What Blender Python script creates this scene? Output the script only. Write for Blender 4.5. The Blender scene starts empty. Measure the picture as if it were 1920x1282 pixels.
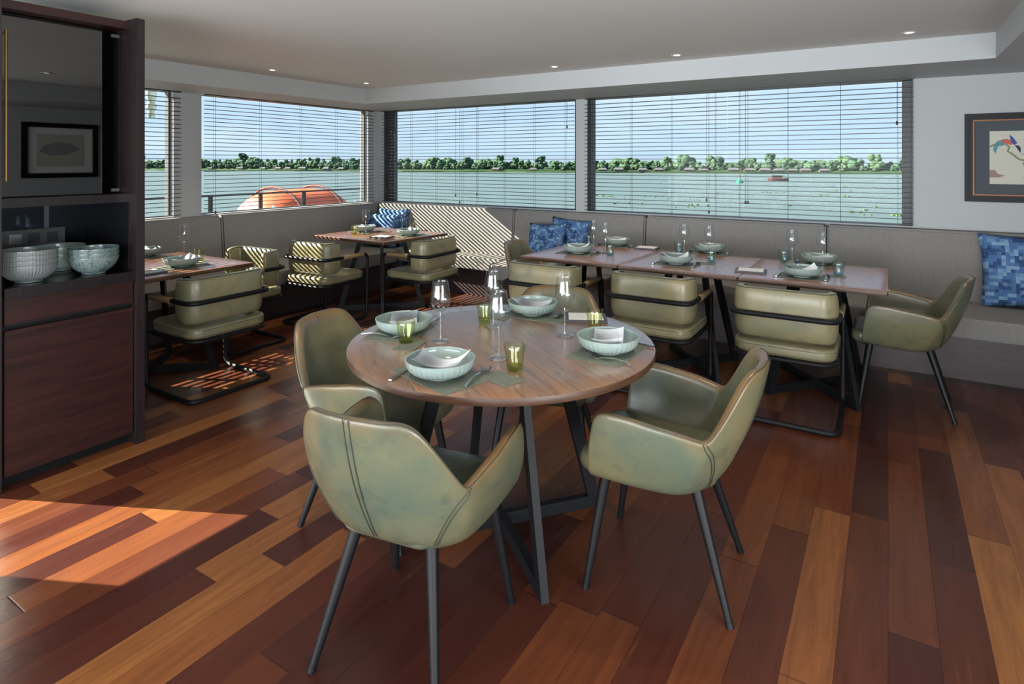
import bpy, bmesh, math, random
from math import sin, cos, pi, radians, sqrt, floor
from mathutils import Vector, Matrix
random.seed(7)
C = bpy.context.scene
COL = C.collection

# ------------------------------------------------------------------ camera
FPX, CX, HY, EYE, TH = 1124.0, 960.0, 305.0, 1.47, radians(32.1)
cam_d = bpy.data.cameras.new('camera')
cam = bpy.data.objects.new('camera', cam_d); COL.objects.link(cam)
cam_d.sensor_width = 36.0; cam_d.lens = FPX / 1920 * 36.0
cam_d.shift_y = -(641 - HY) / 1920.0
cam_d.clip_start = 0.05; cam_d.clip_end = 3000
cam.location = (0, 0, EYE); cam.rotation_euler = (pi / 2, 0, TH)
C.camera = cam
S_, C_ = sin(TH), cos(TH)
def at(px, py, z):
    """the point at height z in the room that a reading of the photograph gives"""
    Z = FPX * (EYE - z) / (py - HY); l = (px - CX) / FPX
    return Vector((Z * (-S_ + C_ * l), Z * (C_ + S_ * l), z))

# ------------------------------------------------------------------ view, world, sun, large lights
C.view_settings.view_transform = 'Standard'; C.view_settings.look = 'None'
C.view_settings.exposure = 0.14; C.view_settings.gamma = 1.0
C.view_settings.use_curve_mapping = False
cy = C.cycles
cy.use_denoising = True; cy.max_bounces = 8; cy.diffuse_bounces = 4; cy.glossy_bounces = 4
cy.transmission_bounces = 4; cy.transparent_max_bounces = 24
cy.caustics_reflective = False; cy.caustics_refractive = False
cy.sample_clamp_indirect = 4.0

W = bpy.data.worlds.new('world'); C.world = W; W.use_nodes = True
nt = W.node_tree; nt.nodes.clear()
def wn(t): return nt.nodes.new(t)
out = wn('ShaderNodeOutputWorld'); bg = wn('ShaderNodeBackground'); bg.inputs[1].default_value = 1.12
tc = wn('ShaderNodeTexCoord'); sep = wn('ShaderNodeSeparateXYZ')
nt.links.new(tc.outputs['Generated'], sep.inputs[0])
rmp = wn('ShaderNodeValToRGB')
e = rmp.color_ramp.elements
e[0].position = 0.0; e[0].color = (0.50, 0.62, 0.72, 1)
e[1].position = 1.0; e[1].color = (0.26, 0.43, 0.72, 1)
m1 = rmp.color_ramp.elements.new(0.02); m1.color = (0.58, 0.73, 0.88, 1)
m2 = rmp.color_ramp.elements.new(0.22); m2.color = (0.43, 0.62, 0.85, 1)
nt.links.new(sep.outputs[2], rmp.inputs[0])
mp = wn('ShaderNodeMapping'); mp.inputs['Scale'].default_value = (1.3, 1.3, 6.0)
nt.links.new(tc.outputs['Generated'], mp.inputs[0])
cl = wn('ShaderNodeTexNoise'); cl.inputs['Scale'].default_value = 1.6; cl.inputs['Detail'].default_value = 5
nt.links.new(mp.outputs[0], cl.inputs['Vector'])
cr = wn('ShaderNodeValToRGB'); cr.color_ramp.elements[0].position = 0.46; cr.color_ramp.elements[1].position = 0.72
nt.links.new(cl.outputs[0], cr.inputs[0])
mx = wn('ShaderNodeMixRGB'); mx.inputs[2].default_value = (0.72, 0.82, 0.92, 1)
nt.links.new(cr.outputs[0], mx.inputs[0]); nt.links.new(rmp.outputs[0], mx.inputs[1])
nt.links.new(mx.outputs[0], bg.inputs[0]); nt.links.new(bg.outputs[0], out.inputs[0])

def light(name, kind, loc, direction, energy, color, **kw):
    d = bpy.data.lights.new(name, kind); d.energy = energy; d.color = color
    for k, v in kw.items(): setattr(d, k, v)
    o = bpy.data.objects.new(name, d); COL.objects.link(o); o.location = loc
    o.rotation_euler = Vector(direction).to_track_quat('-Z', 'Y').to_euler()
    return o
SUN_DIR = (1.0, 0.485, -0.62)
light('sun', 'SUN', (-20, -10, 14), SUN_DIR, 30.0, (1.0, 0.88, 0.70), angle=radians(0.18))
# fill lamp added behind the camera, tilted up to brighten ceiling and interior
light('rear_fill_light', 'AREA', (-2.0, -3.7, 1.1), (0.0, 1, 0.95), 720, (0.93, 0.97, 1.0), shape='RECTANGLE', size=6.6, size_y=1.9)
light('side_fill_light', 'AREA', (2.3, 0.0, 1.1), (-1, 0.35, 0.7), 190, (0.95, 0.98, 1.0), shape='RECTANGLE', size=2.0, size_y=1.9)  # second added fill lamp, outside the unseen opening in the right wall

# ------------------------------------------------------------------ materials
def hexc(r, g, b):
    f = lambda c: (c / 255 / 12.92) if c <= 10.3 else ((c / 255 + 0.055) / 1.055) ** 2.4
    return (f(r), f(g), f(b), 1)
class Mat:
    def __init__(s, name, col=(0.5, 0.5, 0.5, 1), rough=0.5, metal=0.0, spec=0.5):
        s.m = bpy.data.materials.new(name); s.m.use_nodes = True; s.t = s.m.node_tree
        s.b = s.t.nodes['Principled BSDF']; s.o = s.t.nodes['Material Output']
        s.b.inputs['Base Color'].default_value = col; s.b.inputs['Roughness'].default_value = rough
        s.b.inputs['Metallic'].default_value = metal; s.b.inputs['Specular IOR Level'].default_value = spec
    def n(s, t, **kw):
        q = s.t.nodes.new(t)
        for k, v in kw.items(): setattr(q, k, v)
        return q
    def l(s, a, b): s.t.links.new(a, b)
    def coord(s, scale=(1, 1, 1), rot=(0, 0, 0), kind='Object', loc=(0, 0, 0)):
        t = s.n('ShaderNodeTexCoord'); m = s.n('ShaderNodeMapping')
        m.inputs['Scale'].default_value = scale; m.inputs['Rotation'].default_value = rot; m.inputs['Location'].default_value = loc
        s.l(t.outputs[kind], m.inputs[0]); return m.outputs[0]
    def noise(s, vec, scale, detail=3, rough=0.5, dist=0.0):
        q = s.n('ShaderNodeTexNoise'); q.inputs['Scale'].default_value = scale; q.inputs['Detail'].default_value = detail
        q.inputs['Roughness'].default_value = rough; q.inputs['Distortion'].default_value = dist
        s.l(vec, q.inputs['Vector']); return q.outputs[0]
    def ramp(s, fac, stops, interp='LINEAR'):
        q = s.n('ShaderNodeValToRGB'); q.color_ramp.interpolation = interp
        el = q.color_ramp.elements
        while len(el) < len(stops): el.new(0.5)
        for i, (p, c) in enumerate(stops):
            el[i].position = p; el[i].color = c if len(c) == 4 else (*c, 1)
        s.l(fac, q.inputs[0]); return q.outputs[0]
    def mix(s, fac, a, b, mode='MIX'):
        q = s.n('ShaderNodeMixRGB', blend_type=mode)
        for i, v in zip((0, 1, 2), (fac, a, b)):
            if hasattr(v, 'links') or hasattr(v, 'is_linked'): s.l(v, q.inputs[i])
            else: q.inputs[i].default_value = v
        return q.outputs[0]
    def math(s, op, a, b=None, c=None):
        q = s.n('ShaderNodeMath', operation=op)
        for i, v in enumerate((a, b, c)):
            if v is None: continue
            if hasattr(v, 'is_linked'): s.l(v, q.inputs[i])
            else: q.inputs[i].default_value = v
        return q.outputs[0]
    def bump(s, h, strength=0.3, dist=0.01):
        q = s.n('ShaderNodeBump'); q.inputs['Strength'].default_value = strength; q.inputs['Distance'].default_value = dist
        s.l(h, q.inputs['Height']); s.l(q.outputs[0], s.b.inputs['Normal'])
    def col(s, c): s.l(c, s.b.inputs['Base Color'])
    def rgh(s, c): s.l(c, s.b.inputs['Roughness'])
G = lambda v: (v, v, v, 1)

def mat_plain(name, c, r=0.5, metal=0.0, spec=0.5):
    return Mat(name, c, r, metal, spec).m
def mat_paint(name, c):
    m = Mat(name, c, 0.6); v = m.coord(); m.bump(m.noise(v, 60, 2), 0.04, 0.002)
    n = m.noise(v, 1.2, 2); m.col(m.mix(n, c, tuple(x * 0.94 for x in c[:3]) + (1,))); return m.m
def mat_leather(name, base, worn, dark):
    m = Mat(name, base, 0.34, 0, 0.5); v = m.coord()
    oi = m.n('ShaderNodeObjectInfo'); ad = m.n('ShaderNodeVectorMath', operation='ADD')
    sc = m.n('ShaderNodeVectorMath', operation='SCALE'); sc.inputs[3].default_value = 40.0
    m.l(oi.outputs['Location'], sc.inputs[0]); m.l(v, ad.inputs[0]); m.l(sc.outputs[0], ad.inputs[1]); v2 = ad.outputs[0]
    n1 = m.noise(v2, 3.2, 4, 0.55, 0.4)
    c = m.ramp(n1, [(0.32, base), (0.68, worn)])
    n2 = m.noise(v2, 7.0, 5, 0.65, 0.6)
    c = m.mix(m.ramp(n2, [(0.52, G(0)), (0.76, G(0.75))]), c, dark)
    n3 = m.noise(v2, 34, 3, 0.6)
    c = m.mix(m.ramp(n3, [(0.4, G(0)), (0.8, G(0.22))]), c, worn)
    # browned upper edges of the hide
    at_ = m.n('ShaderNodeAttribute'); at_.attribute_name = 'wear'
    wf = m.math('MULTIPLY', at_.outputs['Fac'], m.ramp(n1, [(0.3, G(0.25)), (0.6, G(0.95))]))
    c = m.mix(wf, c, hexc(112, 82, 48))
    m.col(c); m.rgh(m.ramp(n2, [(0.3, G(0.28)), (0.8, G(0.42))])); m.b.inputs['Coat Weight'].default_value = 0.12; m.b.inputs['Coat Roughness'].default_value = 0.2
    m.bump(m.mix(0.5, m.noise(v2, 260, 2), m.noise(v2, 26, 4)), 0.16, 0.004)
    return m.m
def mat_wood(name, c1, c2, c3, scale=(1, 14, 14), rough=0.4, rot=(0, 0, 0), nz=3.0):
    m = Mat(name, c1, rough); v = m.coord(scale, rot)
    n = m.noise(v, nz, 6, 0.6, 0.6); c = m.ramp(n, [(0.25, c1), (0.5, c2), (0.75, c3)]); m.col(c)
    m.bump(n, 0.12, 0.003); return m.m
def mat_floor():
    m = Mat('floor_planks', G(0.2), 0.3, 0, 0.38)
    t = m.n('ShaderNodeTexCoord'); sp = m.n('ShaderNodeSeparateXYZ'); m.l(t.outputs['Object'], sp.inputs[0])
    X, Y = sp.outputs[0], sp.outputs[1]
    r_ = m.math('DIVIDE', X, 0.133); row = m.math('FLOOR', r_)
    def wnz(a, dims='1D', b=None):
        q = m.n('ShaderNodeTexWhiteNoise', noise_dimensions=dims)
        if dims == '1D': m.l(a, q.inputs['W'])
        else:
            cb = m.n('ShaderNodeCombineXYZ'); m.l(a, cb.inputs[0]); m.l(b, cb.inputs[1]); m.l(cb.outputs[0], q.inputs['Vector'])
        return q
    h1 = wnz(row).outputs['Value']; h2 = wnz(m.math('ADD', row, 71.3)).outputs['Value']
    L = m.math('ADD', m.math('MULTIPLY', h1, 0.55), 0.95)
    q = m.math('DIVIDE', m.math('ADD', Y, m.math('MULTIPLY', h2, 7.0)), L); idx = m.math('FLOOR', q)
    wn_ = wnz(row, '2D', idx); hid = wn_.outputs['Value']; hc = m.n('ShaderNodeSeparateXYZ'); m.l(wn_.outputs['Color'], hc.inputs[0])
    base = m.ramp(hid, [(0.0, hexc(54, 27, 23)), (0.25, hexc(70, 34, 25)), (0.48, hexc(88, 46, 28)), (0.66, hexc(106, 58, 33)), (0.82, hexc(128, 77, 41)), (1.0, hexc(146, 94, 50))])
    cb = m.n('ShaderNodeCombineXYZ'); m.l(m.math('MULTIPLY', X, 16.0), cb.inputs[0])
    m.l(m.math('MULTIPLY', Y, 1.1), cb.inputs[1]); m.l(m.math('MULTIPLY', hid, 37.0), cb.inputs[2])
    g1 = m.noise(cb.outputs[0], 1.5, 6, 0.62, 1.3)
    cb2 = m.n('ShaderNodeCombineXYZ'); m.l(m.math('MULTIPLY', X, 90.0), cb2.inputs[0]); m.l(m.math('MULTIPLY', Y, 3.0), cb2.inputs[1]); m.l(m.math('MULTIPLY', hid, 91.0), cb2.inputs[2])
    g2 = m.noise(cb2.outputs[0], 2.0, 3, 0.6, 0.2)
    c = m.mix(m.ramp(g1, [(0.35, G(0.0)), (0.7, G(0.75))]), base, m.mix(0.62, base, hexc(52, 22, 20)), 'MIX')
    c = m.mix(m.ramp(g2, [(0.3, G(0.25)), (0.6, G(0.0))]), c, hexc(70, 32, 22))
    c = m.mix(m.ramp(g1, [(0.18, G(0.4)), (0.36, G(0.0))]), c, hexc(150, 92, 56))
    # seams
    fx = m.math('FRACT', r_); ex = m.math('MINIMUM', fx, m.math('SUBTRACT', 1.0, fx))
    fy = m.math('FRACT', q); ey = m.math('MULTIPLY', m.math('MINIMUM', fy, m.math('SUBTRACT', 1.0, fy)), L)
    sx = m.ramp(ex, [(0.0, G(1)), (0.011, G(0))]); sy = m.ramp(ey, [(0.0, G(1)), (0.0022, G(0))])
    seam = m.math('MAXIMUM', sx, sy)
    c = m.mix(m.math('MULTIPLY', seam, 0.75), c, hexc(34, 14, 12)); m.col(c)
    m.rgh(m.ramp(m.noise(cb.outputs[0], 0.8, 3), [(0.3, G(0.24)), (0.75, G(0.38))]))
    m.bump(m.math('SUBTRACT', m.math('MULTIPLY', g1, 0.35), seam), 0.22, 0.0022)
    return m.m
def mat_table(name, ang, c1, c2, c3, c4, width=0.13, rough=0.3):
    m = Mat(name, c1, rough, 0, 0.6); v = m.coord(rot=(0, 0, ang))
    sp = m.n('ShaderNodeSeparateXYZ'); m.l(v, sp.inputs[0]); X, Y = sp.outputs[0], sp.outputs[1]
    r_ = m.math('DIVIDE', Y, width); row = m.math('FLOOR', r_)
    wq = m.n('ShaderNodeTexWhiteNoise', noise_dimensions='1D'); m.l(row, wq.inputs['W']); hid = wq.outputs['Value']
    cb = m.n('ShaderNodeCombineXYZ'); m.l(m.math('MULTIPLY', X, 1.6), cb.inputs[0]); m.l(m.math('MULTIPLY', Y, 17.0), cb.inputs[1]); m.l(m.math('MULTIPLY', hid, 50.0), cb.inputs[2])
    g = m.noise(cb.outputs[0], 2.2, 7, 0.62, 1.1)
    c = m.ramp(g, [(0.2, c1), (0.42, c2), (0.6, c3), (0.82, c4)])
    c = m.mix(m.math('MULTIPLY', hid, 0.4), c, c2)
    c = m.mix(m.ramp(m.noise(cb.outputs[0], 0.45, 3, 0.6, 0.8), [(0.48, G(0)), (0.68, G(0.6))]), c, hexc(150, 98, 58))
    cb2 = m.n('ShaderNodeCombineXYZ'); m.l(m.math('MULTIPLY', X, 3.2), cb2.inputs[0]); m.l(m.math('MULTIPLY', Y, 44.0), cb2.inputs[1])
    g2 = m.noise(cb2.outputs[0], 1.3, 4, 0.6, 0.5)
    crack = m.ramp(g2, [(0.66, G(0)), (0.71, G(1))])
    c = m.mix(m.math('MULTIPLY', crack, 0.8), c, hexc(48, 28, 20))
    fx = m.math('FRACT', r_); ex = m.math('MINIMUM', fx, m.math('SUBTRACT', 1.0, fx))
    seam = m.ramp(ex, [(0.0, G(1)), (0.014, G(0))]); c = m.mix(m.math('MULTIPLY', seam, 0.5), c, hexc(40, 22, 16)); m.col(c)
    m.rgh(m.ramp(g, [(0.3, G(rough * 0.8)), (0.75, G(rough * 1.35))]))
    m.b.inputs['Coat Weight'].default_value = 0.9; m.b.inputs['Coat Roughness'].default_value = 0.22; m.b.inputs['Coat IOR'].default_value = 1.6
    m.bump(m.math('SUBTRACT', m.math('MULTIPLY', g, 0.7), m.math('MAXIMUM', crack, seam)), 0.35, 0.003)
    return m.m
def mat_fabric(name, c1, c2, axis_scale=(160, 160, 6), rough=0.8):
    m = Mat(name, c1, rough, 0, 0.25); v = m.coord(axis_scale)
    n = m.noise(v, 1.0, 4, 0.6); n2 = m.noise(m.coord(), 2.5, 3)
    m.col(m.mix(m.ramp(n, [(0.35, G(0)), (0.65, G(1))]), c1, c2)); m.bump(n, 0.04, 0.001)
    return m.m
def mat_weave(name, c1, c2):
    m = Mat(name, c1, 0.6, 0, 0.3); v = m.coord((1, 1, 1))
    w1 = m.n('ShaderNodeTexWave', wave_type='BANDS', bands_direction='X'); w1.inputs['Scale'].default_value = 55
    w2 = m.n('ShaderNodeTexWave', wave_type='BANDS', bands_direction='Y'); w2.inputs['Scale'].default_value = 38
    m.l(v, w1.inputs[0]); m.l(v, w2.inputs[0]); p = m.mix(1.0, w1.outputs[0], w2.outputs[0], 'MULTIPLY')
    n = m.noise(m.coord((20, 200, 1)), 1.0, 2)
    m.col(m.mix(m.mix(0.5, p, n), c1, c2)); m.bump(p, 0.5, 0.002); return m.m
def mat_glass(name, tint=(0.97, 0.985, 0.985, 1), edge=(0.80, 0.84, 0.85, 1), refl=0.06, blend=0.25, gl=(1, 1, 1, 1)):
    m = Mat(name); m.t.nodes.remove(m.b)
    lw = m.n('ShaderNodeLayerWeight'); lw.inputs[0].default_value = blend
    tr = m.n('ShaderNodeBsdfTransparent'); gs = m.n('ShaderNodeBsdfGlossy'); gs.inputs['Roughness'].default_value = 0.03
    gs.inputs['Color'].default_value = gl
    m.l(m.mix(m.math('POWER', lw.outputs['Facing'], 2.0), tint, edge), tr.inputs[0])
    f = m.math('ADD', m.math('MULTIPLY', m.math('POWER', lw.outputs['Facing'], 3.0), 0.55), refl)
    ms = m.n('ShaderNodeMixShader'); m.l(f, ms.inputs[0]); m.l(tr.outputs[0], ms.inputs[1]); m.l(gs.outputs[0], ms.inputs[2])
    m.l(ms.outputs[0], m.o.inputs[0]); return m.m
def mat_pane(name, tint, refl):
    m = Mat(name); m.t.nodes.remove(m.b)
    fr = m.n('ShaderNodeFresnel'); fr.inputs[0].default_value = 1.45
    tr = m.n('ShaderNodeBsdfTransparent'); tr.inputs[0].default_value = tint
    gs = m.n('ShaderNodeBsdfGlossy'); gs.inputs['Roughness'].default_value = 0.0
    ms = m.n('ShaderNodeMixShader'); m.l(m.math('MULTIPLY', fr.outputs[0], refl), ms.inputs[0])
    m.l(tr.outputs[0], ms.inputs[1]); m.l(gs.outputs[0], ms.inputs[2]); m.l(ms.outputs[0], m.o.inputs[0]); return m.m
def mat_pillow(name, s=1.0, flower=False):
    m = Mat(name, hexc(60, 95, 150), 0.8, 0, 0.2); v = m.coord((s, s, s))
    sn = m.n('ShaderNodeVectorMath', operation='SNAP'); sn.inputs[1].default_value = (0.019, 1.0, 0.019); m.l(v, sn.inputs[0])
    n = m.noise(v, 5, 4, 0.7, 1.0); n2 = m.noise(v, 60, 3, 0.6)
    ns = m.noise(sn.outputs[0], 15, 1, 0.5); ns2 = m.noise(sn.outputs[0], 38, 1, 0.5)
    c = m.ramp(ns, [(0.0, hexc(40, 64, 108)), (0.44, hexc(66, 100, 148)), (0.53, hexc(118, 152, 184)), (0.57, hexc(70, 104, 152)), (0.66, hexc(98, 134, 172))], 'CONSTANT')
    c = m.mix(m.ramp(ns2, [(0.0, G(0)), (0.62, G(0.7))], 'CONSTANT'), c, hexc(108, 142, 174))
    if flower:
        vf = m.n('ShaderNodeTexVoronoi'); vf.inputs['Scale'].default_value = 5; m.l(v, vf.inputs['Vector'])
        c = m.mix(m.ramp(vf.outputs['Distance'], [(0.2, G(0.8)), (0.28, G(0))]), c, hexc(120, 128, 130))
    c = m.mix(m.ramp(n2, [(0.4, G(0)), (0.75, G(0.35))]), c, hexc(104, 138, 168))
    m.col(c); m.bump(n2, 0.3, 0.002); return m.m
def mat_celadon_pattern():
    m = Mat('patterned_porcelain', hexc(170, 190, 186), 0.15, 0, 0.6); v = m.coord()
    n = m.noise(v, 60, 4, 0.7, 1.5); n0 = m.noise(v, 18, 2)
    f = m.math('MULTIPLY', m.ramp(n, [(0.50, G(0)), (0.58, G(1))]), m.ramp(n0, [(0.42, G(0)), (0.52, G(1))]))
    m.col(m.mix(m.math('MULTIPLY', f, 0.8), hexc(106, 121, 119), hexc(48, 68, 76))); return m.m
def mat_river():
    m = Mat('river_water', hexc(108, 148, 140), 0.35, 0, 0.35); v = m.coord((1, 1, 1))
    n = m.noise(m.coord((0.05, 0.12, 1), rot=(0, 0, 0.25)), 1.0, 5, 0.65); n2 = m.noise(m.coord((0.4, 1.0, 1), rot=(0, 0, 0.2)), 1.0, 4, 0.7)
    m.col(m.mix(m.mix(0.5, n, n2), hexc(54, 72, 70), hexc(92, 106, 104)))
    m.bump(m.mix(0.6, n, n2), 0.6, 0.8); return m.m
def mat_foliage(name, a, b):
    m = Mat(name, a, 0.8, 0, 0.1); v = m.coord(); oi = m.n('ShaderNodeObjectInfo')
    n = m.noise(v, 0.9, 4, 0.7); c = m.mix(m.ramp(n, [(0.35, G(0)), (0.65, G(1))]), a, b)
    c = m.mix(m.math('MULTIPLY', oi.outputs['Random'], 0.45), c, hexc(82, 104, 70)); m.col(c); return m.m

M = {}
M['wall'] = mat_paint('wall_paint', hexc(176, 179, 181))
M['ceil'] = mat_paint('ceiling_paint', hexc(204, 204, 202))
M['floor'] = mat_floor()
M['dark_frame'] = mat_plain('dark_window_frame', hexc(62, 66, 70), 0.45)
M['slat'] = mat_wood('blind_slat_wood', hexc(24, 16, 15), hexc(34, 22, 19), hexc(46, 30, 24), rough=0.4)
M['cord'] = mat_plain('blind_cord', hexc(58, 50, 50), 0.7)
M['tassel'] = mat_plain('blind_tassel', hexc(54, 26, 22), 0.4)
M['pane'] = mat_pane('window_pane', (0.93, 0.97, 0.985, 1), 0.09)
M['leather'] = mat_leather('green_leather', hexc(78, 88, 75), hexc(108, 102, 74), hexc(46, 60, 57))
M['leather2'] = mat_leather('olive_leather', hexc(112, 113, 90), hexc(140, 128, 94), hexc(80, 88, 78))
M['piping'] = mat_plain('dark_leather_piping', hexc(78, 78, 60), 0.45)
M['tan'] = mat_leather('tan_leather', hexc(122, 104, 70), hexc(142, 122, 84), hexc(96, 82, 56))
M['stitch'] = mat_plain('dark_stitching', hexc(48, 52, 42), 0.6)
M['steel'] = mat_plain('black_powder_coated_steel', hexc(15, 16, 19), 0.55, 0.0, 0.25)
M['leg'] = mat_plain('black_chair_leg', hexc(12, 13, 15), 0.5, 0.0, 0.3)
M['rtable'] = mat_table('rustic_table_wood', radians(35.7), hexc(80, 58, 44), hexc(114, 86, 66), hexc(138, 108, 84), hexc(94, 68, 50), 0.15, 0.30)
M['ltable'] = mat_table('walnut_table_wood', 0.0, hexc(104, 64, 44), hexc(134, 86, 58), hexc(156, 104, 72), hexc(114, 72, 50), 0.12, 0.28)
M['edge'] = mat_wood('table_edge_wood', hexc(52, 33, 22), hexc(68, 44, 29), hexc(86, 57, 38), (4, 4, 30), 0.45)
M['bench'] = mat_fabric('grey_bench_fabric', hexc(129, 127, 125), hexc(120, 118, 116))
M['plinth'] = mat_wood('dark_plinth_wood', hexc(40, 32, 36), hexc(52, 40, 42), hexc(66, 46, 44), (2, 2, 30), 0.4)
M['cab'] = mat_wood('mahogany', hexc(28, 15, 16), hexc(42, 21, 20), hexc(54, 28, 26), (20, 1.2, 14), 0.32, nz=2.2)
M['cabpanel'] = mat_wood('cabinet_side_wood', hexc(20, 15, 17), hexc(30, 20, 22), hexc(40, 27, 27), (20, 20, 1.5), 0.4, nz=2.2)
M['cabdark'] = mat_wood('dark_mahogany', hexc(17, 14, 16), hexc(24, 18, 20), hexc(30, 23, 23), (20, 20, 1.5), 0.32, nz=2.2)
M['counter'] = mat_plain('black_stone_counter', hexc(20, 20, 24), 0.12)
M['inside'] = mat_plain('cabinet_inside', hexc(9, 9, 11), 0.6, 0, 0.2)
M['brass'] = mat_plain('brass', hexc(128, 98, 56), 0.4, 1.0)
M['chrome'] = mat_plain('chrome', hexc(200, 202, 206), 0.18, 1.0)
M['cutlery'] = mat_plain('cutlery_steel', hexc(196, 196, 196), 0.18, 1.0)
M['celadon'] = mat_plain('celadon_glaze', hexc(136, 152, 147), 0.16, 0, 0.6)
M['celadon_white'] = mat_plain('pale_celadon_glaze', hexc(112, 120, 119), 0.2, 0, 0.6)
M['celadon_pattern'] = mat_celadon_pattern()
M['linen'] = mat_fabric('white_linen', hexc(246, 250, 255), hexc(240, 244, 250), (60, 60, 60), 0.9)
M['mat'] = mat_weave('green_grey_weave', hexc(50, 60, 54), hexc(156, 160, 142))
M['wine'] = mat_glass('clear_glass', refl=0.03, blend=0.35)
M['stem'] = mat_glass('glass_stem', (0.93, 0.95, 0.96, 1), (0.60, 0.62, 0.64, 1), 0.30, 0.4)
M['gtumbler'] = mat_glass('green_glass', (0.94, 0.955, 0.83, 1), (0.62, 0.68, 0.44, 1), 0.03, 0.3)
M['gbase'] = mat_glass('green_glass_base', (0.80, 0.82, 0.46, 1), (0.50, 0.58, 0.22, 1), 0.04, 0.3)
M['ttumbler'] = mat_glass('teal_glass', (0.90, 0.96, 0.96, 1), (0.52, 0.70, 0.72, 1), 0.04, 0.3)
M['tbase'] = mat_glass('teal_glass_base', (0.55, 0.80, 0.78, 1), (0.34, 0.60, 0.60, 1), 0.1, 0.3)
M['paper'] = mat_plain('white_paper', hexc(214, 214, 212), 0.7)
M['folder'] = mat_plain('grey_menu_board', hexc(62, 64, 70), 0.5)
M['lamp_trim'] = mat_plain('white_downlight_trim', hexc(190, 188, 184), 0.4)
lm = Mat('lamp_glow'); lm.b.inputs['Emission Color'].default_value = (1.0, 0.86, 0.66, 1); lm.b.inputs['Emission Strength'].default_value = 6.0
M['glow'] = lm.m
M['frame_black'] = mat_plain('black_picture_frame', hexc(9, 9, 11), 0.5, 0, 0.3)
M['frame_copper'] = mat_plain('copper_frame_fillet', hexc(110, 74, 48), 0.4, 0.6)
M['matboard'] = mat_plain('slate_mat_board', hexc(74, 80, 86), 0.8)
M['print'] = mat_paint('cream_print_paper', hexc(196, 194, 180))
M['smoked'] = mat_pane('smoked_door_glass', (0.10, 0.11, 0.13, 1), 4.6)
M['mirror'] = mat_plain('smoky_mirror', hexc(52, 56, 62), 0.03, 1.0)
M['river'] = mat_river()
M['bank'] = mat_foliage('bank_grass', hexc(52, 78, 48), hexc(40, 64, 40))
M['tree'] = mat_foliage('tree_leaves', hexc(50, 74, 60), hexc(62, 86, 68))
M['roof'] = mat_plain('far_grey_roof', hexc(78, 76, 80), 0.8)
M['housewall'] = mat_plain('far_house_wall', hexc(104, 98, 90), 0.8)
M['orange'] = mat_plain('orange_hull', hexc(212, 96, 52), 0.6)
M['red_hull'] = mat_plain('dark_red_hull', hexc(84, 46, 44), 0.8)
M['green_buoy'] = mat_plain('green_buoy', hexc(40, 150, 110), 0.4)
M['weed'] = mat_plain('floating_water_plants', hexc(66, 92, 54), 0.7)
M['rope'] = mat_plain('white_rope', hexc(210, 205, 196), 0.7)
M['deck'] = mat_plain('white_deck', hexc(190, 190, 186), 0.5)
M['socket'] = mat_plain('grey_socket_plate', hexc(62, 64, 66), 0.4, 0.2)
M['socket_dark'] = mat_plain('dark_socket_insert', hexc(18, 19, 22), 0.4)
M['pillow'] = mat_pillow('blue_block_print', 1.0); M['pillow2'] = mat_pillow('blue_flower_print', 0.8, True)

# ------------------------------------------------------------------ mesh helpers
def link(name, me, mat, parent=None, loc=(0, 0, 0)):
    o = bpy.data.objects.new(name, me); COL.objects.link(o); o.location = loc
    if parent: o.parent = parent
    if mat: me.materials.append(mat)
    return o
def finish(name, bm, mat, parent=None, loc=(0, 0, 0), smooth=True, angle=40):
    bmesh.ops.recalc_face_normals(bm, faces=bm.faces[:])
    me = bpy.data.meshes.new(name); bm.to_mesh(me); bm.free()
    if smooth:
        me.shade_smooth()
        me.set_sharp_from_angle(angle=radians(angle))
    return link(name, me, mat, parent, loc)
def tag(o, label=None, cat=None, group=None, kind=None):
    if label: o['label'] = label
    if cat: o['category'] = cat
    if group: o['group'] = group
    if kind: o['kind'] = kind
    return o
def thing(name, label, cat, loc=(0, 0, 0), rz=0.0, group=None):
    o = bpy.data.objects.new(name, None); COL.objects.link(o); o.empty_display_size = 0.1
    o.location = loc; o.rotation_euler = (0, 0, rz); return tag(o, label, cat, group)
def box(bm, x0, x1, y0, y1, z0, z1):
    vs = [bm.verts.new((x, y, z)) for x in (x0, x1) for y in (y0, y1) for z in (z0, z1)]
    for f in ((0, 1, 3, 2), (4, 6, 7, 5), (0, 4, 5, 1), (2, 3, 7, 6), (0, 2, 6, 4), (1, 5, 7, 3)):
        bm.faces.new([vs[i] for i in f])
    return vs
def boxes(lst, bev=0.0):
    bm = bmesh.new()
    for b in lst: box(bm, *b)
    if bev: bmesh.ops.bevel(bm, geom=bm.edges[:], offset=bev, segments=2, affect='EDGES', clamp_overlap=True)
    return bm
def bx(name, b, mat, parent=None, bev=0.0, loc=(0, 0, 0)):
    return finish(name, boxes([b], bev), mat, parent, loc)
def struct(name, bm, mat, parent=None, smooth=False):
    o = finish(name, bm, mat, parent, smooth=smooth)
    if not parent: o['kind'] = 'structure'
    return o
def ringmesh(bm, rings, closed=True, cap=True):
    R = [[bm.verts.new(p) for p in r] for r in rings]; n = len(R[0])
    for a, b in zip(R[:-1], R[1:]):
        for i in range(n if closed else n - 1):
            j = (i + 1) % n; bm.faces.new((a[i], a[j], b[j], b[i]))
    if cap:
        bm.faces.new(R[0][::-1]); bm.faces.new(R[-1])
    return R
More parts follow.
